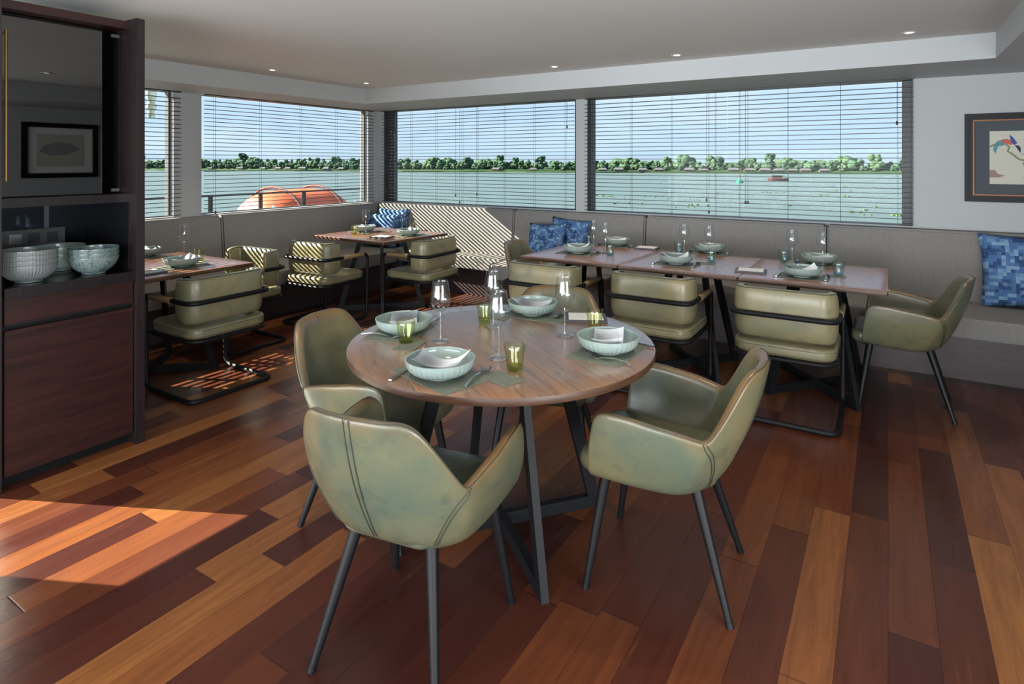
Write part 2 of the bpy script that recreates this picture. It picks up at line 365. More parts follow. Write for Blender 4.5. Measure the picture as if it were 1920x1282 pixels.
def lathe(bm, prof, seg=32, cx=0, cy_=0, mod=None):
    R = []
    for k, (r, z) in enumerate(prof):
        if r < 1e-6: R.append([bm.verts.new((cx, cy_, z))]); continue
        ring = []
        for i in range(seg):
            a = 2 * pi * i / seg; rr = r + (mod(k, a) if mod else 0)
            ring.append(bm.verts.new((cx + rr * cos(a), cy_ + rr * sin(a), z)))
        R.append(ring)
    for a, b in zip(R[:-1], R[1:]):
        if len(a) == 1 and len(b) == 1: continue
        for i in range(seg):
            j = (i + 1) % seg
            if len(a) == 1: bm.faces.new((a[0], b[j], b[i]))
            elif len(b) == 1: bm.faces.new((a[i], a[j], b[0]))
            else: bm.faces.new((a[i], a[j], b[j], b[i]))
    return R
def fillet(pts, rad, closed=False, n=6):
    pts = [Vector(p) for p in pts]; o = []; N = len(pts)
    for i, p in enumerate(pts):
        if not closed and i in (0, N - 1): o.append(p); continue
        a, b = pts[i - 1], pts[(i + 1) % N]; u = (a - p); v = (b - p); lu, lv = u.length, v.length; u.normalize(); v.normalize()
        r = rad[i] if isinstance(rad, (list, tuple)) else rad
        ang = u.angle(v)
        if r <= 0 or ang > pi - 0.02: o.append(p); continue
        d = min(r / math.tan(ang / 2), lu * 0.48, lv * 0.48)
        A, B = p + u * d, p + v * d
        for k in range(n + 1):
            t = k / n; o.append((1 - t) ** 2 * A + 2 * t * (1 - t) * p + t * t * B)
    return o
def tube(bm, path, r, seg=10, closed=False, r2=None, flat=1.0):
    """round tube along path; r may be a number or list; flat scales the section across its frame's second axis"""
    P = [Vector(p) for p in path]; N = len(P); rings = []
    T = []
    for i in range(N):
        a = P[i - 1] if (i > 0 or closed) else P[i]; b = P[(i + 1) % N] if (i < N - 1 or closed) else P[i]
        T.append((b - a).normalized())
    up = Vector((0, 0, 1)) if abs(T[0].z) < 0.9 else Vector((1, 0, 0))
    nrm = (up - T[0] * up.dot(T[0])).normalized()
    for i in range(N):
        nrm = (nrm - T[i] * nrm.dot(T[i])); nrm.normalize(); bn = T[i].cross(nrm)
        rr = r[i] if isinstance(r, (list, tuple)) else (r + (r2 - r) * i / (N - 1) if r2 is not None else r)
        rings.append([P[i] + nrm * (rr * cos(2 * pi * k / seg)) + bn * (rr * flat * sin(2 * pi * k / seg)) for k in range(seg)])
    if closed:
        R = ringmesh(bm, rings, cap=False); a, b = R[-1], R[0]
        best = min(range(seg), key=lambda s: (a[0].co - b[s].co).length)
        for i in range(seg):
            bm.faces.new((a[i], a[(i + 1) % seg], b[(i + 1 + best) % seg], b[(i + best) % seg]))
    else: ringmesh(bm, rings)
def flatbar(bm, p, q, w, h, up=(0, 0, 1)):
    """rectangular bar from p to q: w across, h along the plane of up"""
    p, q = Vector(p), Vector(q); t = (q - p).normalized(); s = t.cross(Vector(up)).normalized(); u = s.cross(t)
    rings = [[c + s * (w / 2 * i) + u * (h / 2 * j) for i, j in ((-1, -1), (1, -1), (1, 1), (-1, 1))] for c in (p, q)]
    ringmesh(bm, rings)
def rrect(w, d, r, n=6, cx=0, cy_=0):
    o = []
    for sx, sy, a0 in ((1, 1, 0), (-1, 1, pi / 2), (-1, -1, pi), (1, -1, 3 * pi / 2)):
        for k in range(n + 1):
            a = a0 + pi / 2 * k / n
            o.append((cx + sx * (w / 2 - r) + r * cos(a), cy_ + sy * (d / 2 - r) + r * sin(a)))
    return o
def slab(bm, outline, z0, z1, rd=0.01, puff=0.0, n=4, cen=None, under=True):
    """cushion-like slab over a convex outline with rounded edges and a puffed top"""
    cx = sum(p[0] for p in outline) / len(outline) if cen is None else cen[0]; cy0 = sum(p[1] for p in outline) / len(outline) if cen is None else cen[1]
    R = max(math.hypot(p[0] - cx, p[1] - cy0) for p in outline)
    def ring(inset, z):
        o = []
        for (x, y) in outline:
            d = math.hypot(x - cx, y - cy0); f = max(0.0, (d - inset) / d); o.append((cx + (x - cx) * f, cy0 + (y - cy0) * f, z))
        return o
    rings = []
    rings += [ring(R * q, z0) for q in (0.9, 0.5)] if under else []
    for k in range(n + 1):
        a = pi / 2 * k / n; rings.append(ring(rd * (1 - sin(a)), z0 + rd * (1 - cos(a))))
    for k in range(n + 1):
        a = pi / 2 * k / n; rings.append(ring(rd * (1 - cos(a)), z1 - rd * (1 - sin(a))))
    for q in (0.18, 0.36, 0.56, 0.78, 0.93):
        rings.append(ring(R * q, z1 + puff * (1 - (1 - q) ** 2)))
    ringmesh(bm, rings)
def pchip(xs, ys, x):
    n = len(xs)
    if x <= xs[0]: return ys[0]
    if x >= xs[-1]: return ys[-1]
    h = [xs[i + 1] - xs[i] for i in range(n - 1)]; d = [(ys[i + 1] - ys[i]) / h[i] for i in range(n - 1)]
    m = [d[0]] + [0 if d[i - 1] * d[i] <= 0 else 2 * d[i - 1] * d[i] / (d[i - 1] + d[i]) for i in range(1, n - 1)] + [d[-1]]
    i = max(k for k in range(n - 1) if xs[k] <= x); t = (x - xs[i]) / h[i]
    return ((1 + 2 * t) * (1 - t) ** 2 * ys[i] + t * (1 - t) ** 2 * h[i] * m[i] + t * t * (3 - 2 * t) * ys[i + 1] + t * t * (t - 1) * h[i] * m[i + 1])
def dup(root, loc=None, rz=None, label=None, group=None, parent=None):
    r = root.copy(); COL.objects.link(r)
    if parent: r.parent = parent
    if loc is not None: r.location = loc
    if rz is not None: r.rotation_euler = (0, 0, rz)
    if label: r['label'] = label
    if group: r['group'] = group
    for ch in root.children: dup(ch, parent=r)
    return r

# ------------------------------------------------------------------ room shell
XL, YB, XR, YR = -5.65, 5.72, 1.65, -3.0
ZS, ZC = 2.135, 2.30                     # soffit and ceiling heights
SILL, HEAD = 0.955, 2.135
bm = boxes([(XL - 0.2, XR + 0.2, YR - 0.2, YB + 0.2, -0.08, 0.0)]); struct('floor', bm, M['floor'])
struct('ceiling', boxes([(XL - 0.2, XR + 0.2, YR - 0.2, YB + 0.2, ZC, ZC + 0.1)]), M['ceil'])
struct('trim_1', boxes([(XL, XR, 4.86, YB, ZS, ZC)]), M['wall'])
struct('trim_2', boxes([(XL, -5.0, YR, 4.86, ZS, ZC)]), M['wall'])
struct('trim_3', boxes([(0.58, XR, YR, 4.86, ZS, ZC)]), M['wall'])
W1 = (1.25, 3.06); W2 = (3.33, 5.53); W0 = (-0.70, 0.86)      # openings in the left wall (y)
W3 = (-5.55, -2.79); W4 = (-2.66, 0.170)                    # openings in the back wall (x)
T = 0.14
lw = [(XL - T, XL, YR, YB + T, -0.05, SILL), (XL - T, XL, YR, YB + T, HEAD, ZC)]
lw = [(XL - T, XL, YR, W0[0], -0.05, ZC), (XL - T, XL, W0[0], W0[1], 2.19, ZC), (XL - T, XL, W0[1], W1[0], -0.05, ZC),
      (XL - T, XL, W1[0], YB + T, -0.05, SILL), (XL - T, XL, W1[0], YB + T, HEAD, ZC),
      (XL - T, XL, W1[1], W2[0], SILL, HEAD), (XL - T, XL, W2[1], YB + T, SILL, HEAD)]
struct('wall_left', boxes(lw), M['wall'])
bw = [(XL, XR + T, YB, YB + T, -0.05, SILL), (XL, XR + T, YB, YB + T, HEAD, ZC), (XL, W3[0], YB, YB + T, SILL, HEAD),
      (W3[1], W4[0], YB, YB + T, SILL, HEAD), (W4[1], XR + T, YB, YB + T, SILL, HEAD)]
struct('wall_back', boxes(bw), M['wall'])
struct('wall_right', boxes([(XR, XR + T, 1.3, YB, -0.05, ZC), (XR, XR + T, YR, -1.3, -0.05, ZC), (XR, XR + T, -1.3, 1.3, 2.1, ZC)]), M['wall'])
struct('wall_rear', boxes([(XL, XR + T, YR - T, YR, -0.05, 0.3), (XL, XR + T, YR - T, YR, 2.15, ZC), (XL, XL + 0.35, YR - T, YR, 0.3, 2.15), (XR - 0.35, XR + T, YR - T, YR, 0.3, 2.15)]), M['wall'])
struct('wall_partition', boxes([(XL, -3.9, 1.06, 1.16, 0, ZC)]), M['wall'])

def window(name, axis, a, b, z0=SILL, z1=HEAD, fa=0.045, fb=0.045, lining=True):
    """dark frame and glass set in the outer half of the wall"""
    fr = []; f = 0.045; d0, d1 = (0.05, 0.11)
    def put(u0, u1, s0, s1, t0, t1):
        return (XL - t1, XL - t0, u0, u1, s0, s1) if axis == 'x' else (u0, u1, YB + t0, YB + t1, s0, s1)
    for q in ((a, a + fa, z0, z1), (b - fb, b, z0, z1), (a, b, z1 - 0.006, z1), (a, b, z0, z0 + 0.02)):
        fr.append(put(*q, d0, d1))
    o = struct(name, boxes(fr), M['dark_frame'])
    p = finish('glass_pane', boxes([put(a + fa, b - fb, z0 + 0.02, z1 - 0.02, 0.075, 0.083)]), M['pane'], o, smooth=False)
    # dark lining of the reveal
    if lining: ln = [put(a, a + 0.012, z0, z1, -0.002, d0), put(b - 0.012, b, z0, z1, -0.002, d0)]
    if lining: finish('reveal_lining', boxes(ln), M['dark_frame'], o, smooth=False)
    finish('window_sill', boxes([put(a, b, z0, z0 + 0.012, -0.005, d0)]), M['wall'], o, smooth=False)
    return o
window('window_1', 'x', *W1, fb=0.02, lining=False); window('window_2', 'x', *W2, fa=0.012, fb=0.02, lining=False)
window('window_3', 'y', *W3, fa=0.13, fb=0.02); window('window_4', 'y', *W4, fb=0.075)
window('window_5', 'x', W0[0], W0[1], 0.0, 2.19)

# ------------------------------------------------------------------ venetian blinds
def blind(axis, a, b, label, cords, z1=HEAD - 0.002, z0=SILL + 0.02):
    """hangs just inside the wall plane; cords: list of (u, z_end) pull cords"""
    loc = (XL + 0.045, (a + b) / 2, z0) if axis == 'x' else ((a + b) / 2, YB - 0.045, z0)
    r = thing('venetian_blind', label, 'blind', loc, pi / 2 if axis == 'x' else 0, 'wooden venetian blinds on the windows')
    w = (b - a) / 2; h = z1 - z0; bm = bmesh.new(); n = int(h / 0.0402)
    for i in range(n):
        z = 0.006 + i * 0.0402
        sag = random.uniform(-0.0012, 0.0012)
        box(bm, -w, w, -0.0135, 0.0135, z + sag, z + sag + 0.0052)
    finish('slats', bm, M['slat'], r, smooth=False)
    bx('headrail', (-w, w, -0.017, 0.017, h - 0.008, h), M['slat'], r)
    bm = bmesh.new(); k = max(2, round(2 * w / 0.52) + 1)
    for i in range(k):
        u = -w + 0.10 + (2 * w - 0.20) * i / (k - 1)
        for s in (-0.0175, 0.0175): tube(bm, [(u, s, 0), (u, s, h)], 0.0012, 5)
    finish('ladder_cords', bm, M['cord'], r)
    for (u, ze, uw) in cords:
        uu = (u - (a + b) / 2) * (1 if axis == 'y' else 1); 
        bm = bmesh.new(); s = -0.026 if axis == 'y' else -0.026
        tube(bm, [(uu, s, h - 0.02), (uu, s, ze - z0)], 0.0016, 5); pc = finish('pull_cord', bm, M['cord'], r)
        bm = bmesh.new(); lathe(bm, [(0, 0.0), (0.007, 0.002), (0.009, 0.012), (0.006, 0.03), (0, 0.032)], 10)
        for v in bm.verts: v.co += Vector((uu, s, ze - z0 - 0.03))
        finish('tassel', bm, M['tassel'], pc)
    return r
# for blinds on the left wall local +x runs along world +y
blind('x', W1[0] - 0.05, W1[1] + 0.04, 'dark wooden venetian blind beside the mahogany cabinet, narrowest in view', [])
blind('x', W2[0] + 0.004, W2[1] + 0.05, 'dark wooden venetian blind in front of the orange boat', [(W2[0] + 0.10, 1.0, 0)])
blind('y', W3[0] + 0.01, -4.145, 'venetian blind on the back wall nearest the room corner', [(-4.27, 1.02, 0), (-4.33, 1.10, 0)])
blind('y', -4.135, W3[1] + 0.0, 'venetian blind above the pair of blue cushions, left of the narrow pier', [(-4.02, 1.12, 0), (-2.86, 1.86, 0)])
blind('y', W4[0] - 0.005, -1.245, 'venetian blind just right of the narrow white pier between windows', [(-1.42, 1.14, 0), (-1.40, 1.03, 0)])
blind('y', -1.235, W4[1] - 0.005, 'venetian blind next to the framed bird print wall', [(-1.08, 1.13, 0), (-1.06, 1.13, 0), (0.06, 1.80, 0)])

# ------------------------------------------------------------------ banquettes
SEAT_Z, UND_Z, BACK_T = 0.45, 0.32, 0.955
def back_cushions(root, axis, cuts, face, back, off, z0=0.43):
    for a, b in zip(cuts[:-1], cuts[1:]):
        bm = bmesh.new(); g = 0.004
        if axis == 'y':      # on the left wall, running along y
            box(bm, back, face, a + g, b - g, z0, BACK_T)
            for v in bm.verts:
                if v.co.x > (back + face) / 2 and v.co.z < 0.6: v.co.x += 0.05
        else:
            box(bm, a + g, b - g, face, back, z0, BACK_T)
            for v in bm.verts:
                if v.co.y < (back + face) / 2 and v.co.z < 0.6: v.co.y -= 0.05
        bmesh.ops.bevel(bm, geom=bm.edges[:], offset=0.016, segments=4, affect='EDGES', clamp_overlap=True)
        for v in bm.verts: v.co -= Vector(off)
        finish('back_cushion', bm, M['bench'], root)
def seat(root, outline, off, name='seat_cushion'):
    bm = bmesh.new()
    slab(bm, outline, UND_Z, SEAT_Z, 0.025, 0.004, cen=None)
    for v in bm.verts: v.co -= Vector(off)
    finish(name, bm, M['bench'], root)
# left bench
o1 = (-5.2, 3.4, 0.0)
b1 = thing('banquette', 'grey upholstered bench under the two left windows', 'bench', o1)
back_cushions(b1, 'y', [1.2, 3.46, 5.60], -5.53, -5.64, o1)
seat(b1, [(-5.62, 1.2), (-4.84, 1.2), (-4.84, 5.2), (-4.90, 5.26), (-5.62, 5.26)], o1)
finish('plinth', boxes([(-5.63 + 5.2, -4.98 + 5.2, 1.2 - 3.4, 5.26 - 3.4, 0.0, UND_Z)]), M['plinth'], b1, smooth=False)
# corner bench section (shallower) and the long bench
o2 = (-4.5, 5.4, 0.0)
b2 = thing('banquette', 'sunlit corner bench section with striped blind shadows', 'bench', o2)
back_cushions(b2, 'x', [-5.52, -3.47], 5.58, 5.71, o2)
ol = [(-5.47, 5.56), (-5.47, 5.27), (-3.60, 5.25), (-3.45, 5.25), (-3.45, 5.56)]
seat(b2, ol[::-1], o2)
finish('plinth', boxes([(-4.97 + 4.5, -3.45 + 4.5, 5.42 - 5.4, 5.60 - 5.4, 0.0, UND_Z)]), M['plinth'], b2, smooth=False)
o3 = (-1.0, 5.3, 0.0)
b3 = thing('banquette', 'long grey bench under the wide river window and bird print', 'bench', o3)
back_cushions(b3, 'x', [-3.47, -1.98, -0.43, XR - 0.02], 5.58, 5.71, o3)
ol = [(-3.43, 5.60), (XR - 0.02, 5.60), (XR - 0.02, 4.90)] + [( -3.43 + 0.18 - 0.18 * sin(pi / 2 * k / 6), 4.90 + 0.18 - 0.18 * cos(pi / 2 * k / 6)) for k in range(7)]
seat(b3, ol, o3)
finish('plinth', boxes([(-3.25 + 1.0, XR - 0.02 + 1.0, 5.07 - 5.3, 5.60 - 5.3, 0.0, UND_Z)]), M['plinth'], b3, smooth=False)
finish('access_panel', boxes([(-3.2 + 1.0, -0.2 + 1.0, 5.062 - 5.3, 5.07 - 5.3, 0.05, UND_Z - 0.02), (-0.19 + 1.0, XR + 0.9, 5.062 - 5.3, 5.07 - 5.3, 0.05, UND_Z - 0.02)]), M['plinth'], b3, smooth=False)

# ------------------------------------------------------------------ cushions
def cushion(w, h, loc, rz, tilt, roll, mat, label, group=None):
    bm = bmesh.new(); n = 14; d = 0.075
    for s in (1, -1):
        g = [[None] * (n + 1) for _ in range(n + 1)]
        for i in range(n + 1):
            for j in range(n + 1):
                u, v = 2 * i / n - 1, 2 * j / n - 1
                pin = 1 - 0.07 * (1 - u * u) * abs(v) ** 4 - 0.0; pin2 = 1 - 0.07 * (1 - v * v) * abs(u) ** 4
                t = max(0.0, (1 - u ** 4) * (1 - v ** 4)) ** 0.55
                g[i][j] = bm.verts.new((u * w / 2 * pin2, s * d * t, v * h / 2 * pin + h / 2))
        for i in range(n):
            for j in range(n): bm.faces.new((g[i][j], g[i + 1][j], g[i + 1][j + 1], g[i][j + 1]))
    bmesh.ops.remove_doubles(bm, verts=bm.verts[:], dist=0.0004)
    o = finish('cushion', bm, mat, None, loc, angle=80)
    o.rotation_euler = (tilt, roll, rz); return tag(o, label, 'cushion', group)
cushion(0.50, 0.46, (-5.21, 5.44, 0.455), radians(5), radians(-14), 0, M['pillow'], 'blue printed cushion behind its twin in the bench corner')
cushion(0.48, 0.41, (-5.19, 5.27, 0.455), radians(7), radians(-16), 0, M['pillow'], 'blue printed cushion in front of its twin in the bench corner')
cushion(0.46, 0.46, (-2.78, 5.42, 0.455), radians(-4), radians(-15), radians(3), M['pillow'], 'blue printed cushion at the back of the pair by the long table')
cushion(0.43, 0.42, (-2.92, 5.24, 0.455), radians(-2), radians(-17), radians(-2), M['pillow'], 'brighter blue cushion at the front of the pair by the long table')
cushion(0.52, 0.52, (0.82, 5.40, 0.455), radians(3), radians(-15), 0, M['pillow2'], 'large blue flowered cushion on the bench below the bird print')

# ------------------------------------------------------------------ cabinet
cx0 = (-3.6, 1.33, 0.0)
cab = thing('display_cabinet', 'tall mahogany cabinet with smoked glass door and bowl niche', 'cabinet', cx0)
def cpart(name, b, mat, parent=None, bev=0.0, sm=False):
    b = (b[0] - cx0[0], b[1] - cx0[0], b[2] - cx0[1], b[3] - cx0[1], b[4], b[5])
    return finish(name, boxes([b], bev), mat, parent or cab, smooth=sm)
cpart('side_panel', (-3.90, -3.32, 1.607, 1.65, 0.0, 2.225), M['cabpanel'], bev=0.002)
cpart('side_panel', (-3.90, -3.335, 1.012, 1.052, 0.0, 2.225), M['cabpanel'], bev=0.002)
cpart('top_panel', (-3.90, -3.40, 1.06, 1.607, 2.175, 2.215), M['cab'])
cpart('back_panel', (-3.90, -3.885, 1.06, 1.607, 0.04, 2.175), M['inside'])
cpart('niche_mirror', (-3.885, -3.878, 1.06, 1.607, 0.905, 1.26), M['mirror'])
cpart('shelf', (-3.885, -3.42, 1.06, 1.607, 1.262, 1.305), M['cabdark'])
cpart('worktop', (-3.885, -3.335, 1.06, 1.607, 0.865, 0.905), M['counter'], bev=0.001)
cpart('worktop_edge', (-3.335, -3.325, 1.06, 1.607, 0.853, 0.906), M['cabdark'])
cpart('plinth', (-3.87, -3.40, 1.06, 1.607, 0.0, 0.05), M['inside'])
cpart('body', (-3.87, -3.37, 1.06, 1.607, 0.05, 0.86), M['inside'])
dr = cpart('drawer', (-3.37, -3.345, 1.064, 1.603, 0.735, 0.85), M['cab'], bev=0.002)
cpart('drawer_edge', (-3.345, -3.342, 1.064, 1.603, 0.735, 0.745), M['cabdark'], dr)
dd = cpart('door', (-3.37, -3.345, 1.064, 1.603, 0.06, 0.715), M['cab'], bev=0.002)
cpart('door_top_rail', (-3.345, -3.338, 1.064, 1.603, 0.695, 0.715), M['cab'], dd, bev=0.002)
gd = cpart('glass_door', (-3.496, -3.49, 1.075, 1.52, 1.31, 2.17), M['smoked'])
bm = bmesh.new(); y_ = 1.106 - cx0[1]; x_ = -3.455 - cx0[0]
tube(bm, [(x_, y_, 1.385), (x_, y_, 2.09)], 0.006, 8)
for z in (1.40, 2.075): tube(bm, [(x_ - 0.036, y_, z), (x_, y_, z)], 0.005, 8)
finish('brass_handle', bm, M['brass'], gd)
for z in (1.325, 2.145): cpart('hinge', (-3.500, -3.486, 1.565, 1.604, z - 0.008, z + 0.008), M['folder'], bev=0.002)
cpart('inner_lining', (-3.88, -3.50, 1.604, 1.607, 1.30, 2.175), M['inside'])
cpart('inner_lining', (-3.88, -3.40, 1.604, 1.607, 0.905, 1.262), M['inside'])
sk = cpart('socket_plate', (-3.877, -3.868, 1.215, 1.50, 1.02, 1.115), M['socket'], bev=0.002)
for k, yy in enumerate((1.25, 1.33, 1.415)):
    cpart('socket_outlet' if k else 'switch', (-3.868, -3.865, yy, yy + 0.052, 1.042, 1.094), M['socket_dark'] if k else M['chrome'], sk)

# stacked bowls in the niche
def bowl_bm(R=0.1165, H=0.062, foot=0.052, ribs=36, depth=0.0022, t=0.0045, seg=144, deep=1.0, er=0.82, ez=0.95):
    pr = []
    pr += [(0, 0.006), (foot - 0.006, 0.006), (foot - 0.003, 0.0), (foot, 0.0), (foot + 0.001, 0.008)]
    n = 9
    for k in range(n + 1):
        u = k / n; a = u * pi / 2
        r = foot + 0.003 + (R - foot - 0.003) * (sin(a) ** er); z = 0.009 + (H - 0.012) * (1 - cos(a)) ** ez
        pr.append((r, z))
    no = len(pr)
    pr += [(R + 0.0018, H - 0.003), (R + 0.0018, H - 0.0008), (R - t * 0.4, H + 0.0005), (R - t, H - 0.002)]
    for k in range(n, -1, -1):
        u = k / n; a = u * pi / 2
        r = max((foot + (R - foot) * (sin(a) ** er)) - t, 0.01); z = 0.009 + t + (H - 0.012 - t) * (1 - cos(a)) ** ez
        pr.append((r, z))
    pr += [(0, 0.009 + t)]
    def mod(k, a):
        if 5 <= k < no - 1:
            w = sin(pi * (k - 4.5) / (no - 5.5)) if k < no - 1 else 0
            return depth * max(0, w) * (abs(cos(a * ribs / 2)) * 2 - 1.2)
        return 0
    bm = bmesh.new(); lathe(bm, pr, seg, mod=mod); return bm
def stack(loc, n, step, mk, mat, labels, group, tilt0=0.0):
    src = finish('bowl', mk(), mat, None, loc, angle=60); tag(src, labels[0], 'bowl', group)
    for k in range(1, n):
        o = src.copy(); COL.objects.link(o); o.location = (loc[0], loc[1], loc[2] + step * k); o['label'] = labels[k]
        if tilt0 and k: o.rotation_euler = (0, -tilt0 * 0.0, tilt0)
    return src
mkA = lambda: bowl_bm(0.112, 0.084, 0.055, 52, 0.0026, 0.004, 208, 1, 0.98, 0.72)
stack((-3.462, 1.194, 0.907), 4, 0.023, mkA, M['celadon_white'],
      ['ribbed white bowl at the bottom of the stack of four', 'ribbed white bowl second from bottom of the stack of four',
       'ribbed white bowl third from bottom of the stack of four', 'ribbed white bowl topmost of the stack of four'], 'ribbed white bowls stacked in the cabinet niche')
mkB = lambda: bowl_bm(0.114, 0.092, 0.055, 0, 0, 0.004, 64, 1, 0.80, 0.80)
stack((-3.70, 1.41, 0.907), 2, 0.036, mkB, M['celadon'],
      ['plain green bowl under another below the socket plate', 'plain green bowl on top of its twin below the socket plate'], 'plain green bowls at the back of the niche')
mkC = lambda: bowl_bm(0.110, 0.088, 0.052, 0, 0, 0.004, 64, 1, 1.0, 0.72)
stack((-3.44, 1.460, 0.907), 3, 0.022, mkC, M['celadon_pattern'],
      ['blue patterned bowl at the bottom of the stack of three', 'blue patterned bowl in the middle of the stack of three',
       'blue patterned bowl on top of the stack of three'], 'patterned bowls stacked in the cabinet niche', 0.7)

# ------------------------------------------------------------------ tables
def x_base(root, ax, ay, tx, ty, ztop, w=0.022, h=0.05):
    """two crossing trapezoid frames of flat steel: foot bars cross on the floor, legs lean inwards"""
    for s in (1, -1):
        bm = bmesh.new()
        p, q = Vector((ax, s * ay, h / 2)), Vector((-ax, -s * ay, h / 2)); d = (q - p).normalized()
        flatbar(bm, p, q, 0.03, h if s > 0 else h * 0.98); finish('foot_bar', bm, M['steel'], root, smooth=False)
        for k in (1, -1):
            bm = bmesh.new(); n = Vector((0, 0, 1)).cross(d)
            a = Vector((ax, s * ay, 0.004)) * k; a.z = 0.004; b = Vector((tx, s * ty, 0)) * k; b.z = ztop
            t = (b - a).normalized(); u = n.cross(t).normalized()
            rings = [[c + n * (0.014 * i) + u * (0.024 * j) for i, j in ((-1, -1), (1, -1), (1, 1), (-1, 1))] for c in (a, b)]
            for r in rings[0]: r.z = 0.0
            for r in rings[1]: r.z = ztop
            ringmesh(bm, rings); finish('leg', bm, M['steel'], root, smooth=False)
    bm = bmesh.new(); box(bm, -tx - 0.03, tx + 0.03, -ty - 0.03, ty + 0.03, ztop, ztop + 0.006); finish('mounting_plate', bm, M['steel'], root, smooth=False)

TC = Vector((-1.333, 2.045, 0)); TR = 0.61
rt = thing('round_dining_table', 'round rustic wooden table with crossed black steel base', 'table', TC)
bm = bmesh.new(); ol = [(TR * cos(2 * pi * k / 96), TR * sin(2 * pi * k / 96)) for k in range(96)]
slab(bm, ol, 0.723, 0.75, 0.004, 0.0, n=2, cen=(0, 0)); tp = finish('tabletop', bm, M['rtable'], rt, angle=30)
tp.data.materials.append(M['edge'])
for p in tp.data.polygons:
    if abs(p.normal.z) < 0.5: p.material_index = 1
fx = Vector((0.346, -0.277, 0))
bm = bmesh.new()
ang = math.atan2(fx.y, fx.x)
hold = []
for k, (dd_, rr) in enumerate(((ang, 0.444), (ang + pi / 2, 0.424))):
    d = Vector((cos(dd_), sin(dd_), 0)); n = Vector((0, 0, 1)).cross(d)
    b_ = bmesh.new(); flatbar(b_, d * rr + Vector((0, 0, 0.025)), -d * rr + Vector((0, 0, 0.025)), 0.03, 0.05 - 0.001 * k); finish('foot_bar', b_, M['steel'], rt, smooth=False)
    for s in (1, -1):
        b_ = bmesh.new(); a = d * (rr * s); a.z = 0; b = d * (0.235 * s); b.z = 0.717
        w = d * 0.025
        rings = [[a + n * 0.014 * i + w * j for i, j in ((-1, -1), (1, -1), (1, 1), (-1, 1))], [b + n * 0.014 * i + w * j for i, j in ((-1, -1), (1, -1), (1, 1), (-1, 1))]]
        ringmesh(b_, rings); finish('leg', b_, M['steel'], rt, smooth=False)
bm.free()
bm = bmesh.new(); lathe(bm, [(0, 0.717), (0.27, 0.717), (0.27, 0.723), (0, 0.723)], 24); finish('mounting_plate', bm, M['steel'], rt)

def rect_table(w, d, loc, rz, label, group, ax=0.24, ay=0.28, boff=(0, 0)):
    t = thing('dining_table', label, 'table', loc, rz, group)
    bm = bmesh.new(); slab(bm, rrect(w, d, 0.006, 1), 0.724, 0.75, 0.005, 0.0, n=2); tp = finish('tabletop', bm, M['ltable'], t, angle=30)
    tp.data.materials.append(M['edge'])
    for p in tp.data.polygons:
        if abs(p.normal.z) < 0.5: p.material_index = 1
    x_base(t, ax, ay, ax * 0.5, ay * 0.5, 0.718)
    return t
lt = rect_table(0.802, 0.89, (-0.40, 4.385, 0), 0, 'rectangular walnut table at the armchair end of the long row', 'tables joined in a long row by the bench')
dup(lt, (-1.204, 4.39, 0), 0, 'rectangular walnut table in the middle of the long row', 'tables joined in a long row by the bench')
dup(lt, (-2.008, 4.40, 0), 0, 'rectangular walnut table of the long row nearest the pair of blue cushions', 'tables joined in a long row by the bench')
t2 = rect_table(0.98, 0.90, (-4.33, 4.43, 0), radians(-2), 'square sunlit table in the corner by the orange boat window', None, 0.30, 0.28)
t1 = rect_table(0.98, 0.92, (-4.37, 2.22, 0), 0, 'square table beside the mahogany cabinet, partly hidden', None, 0.30, 0.28)

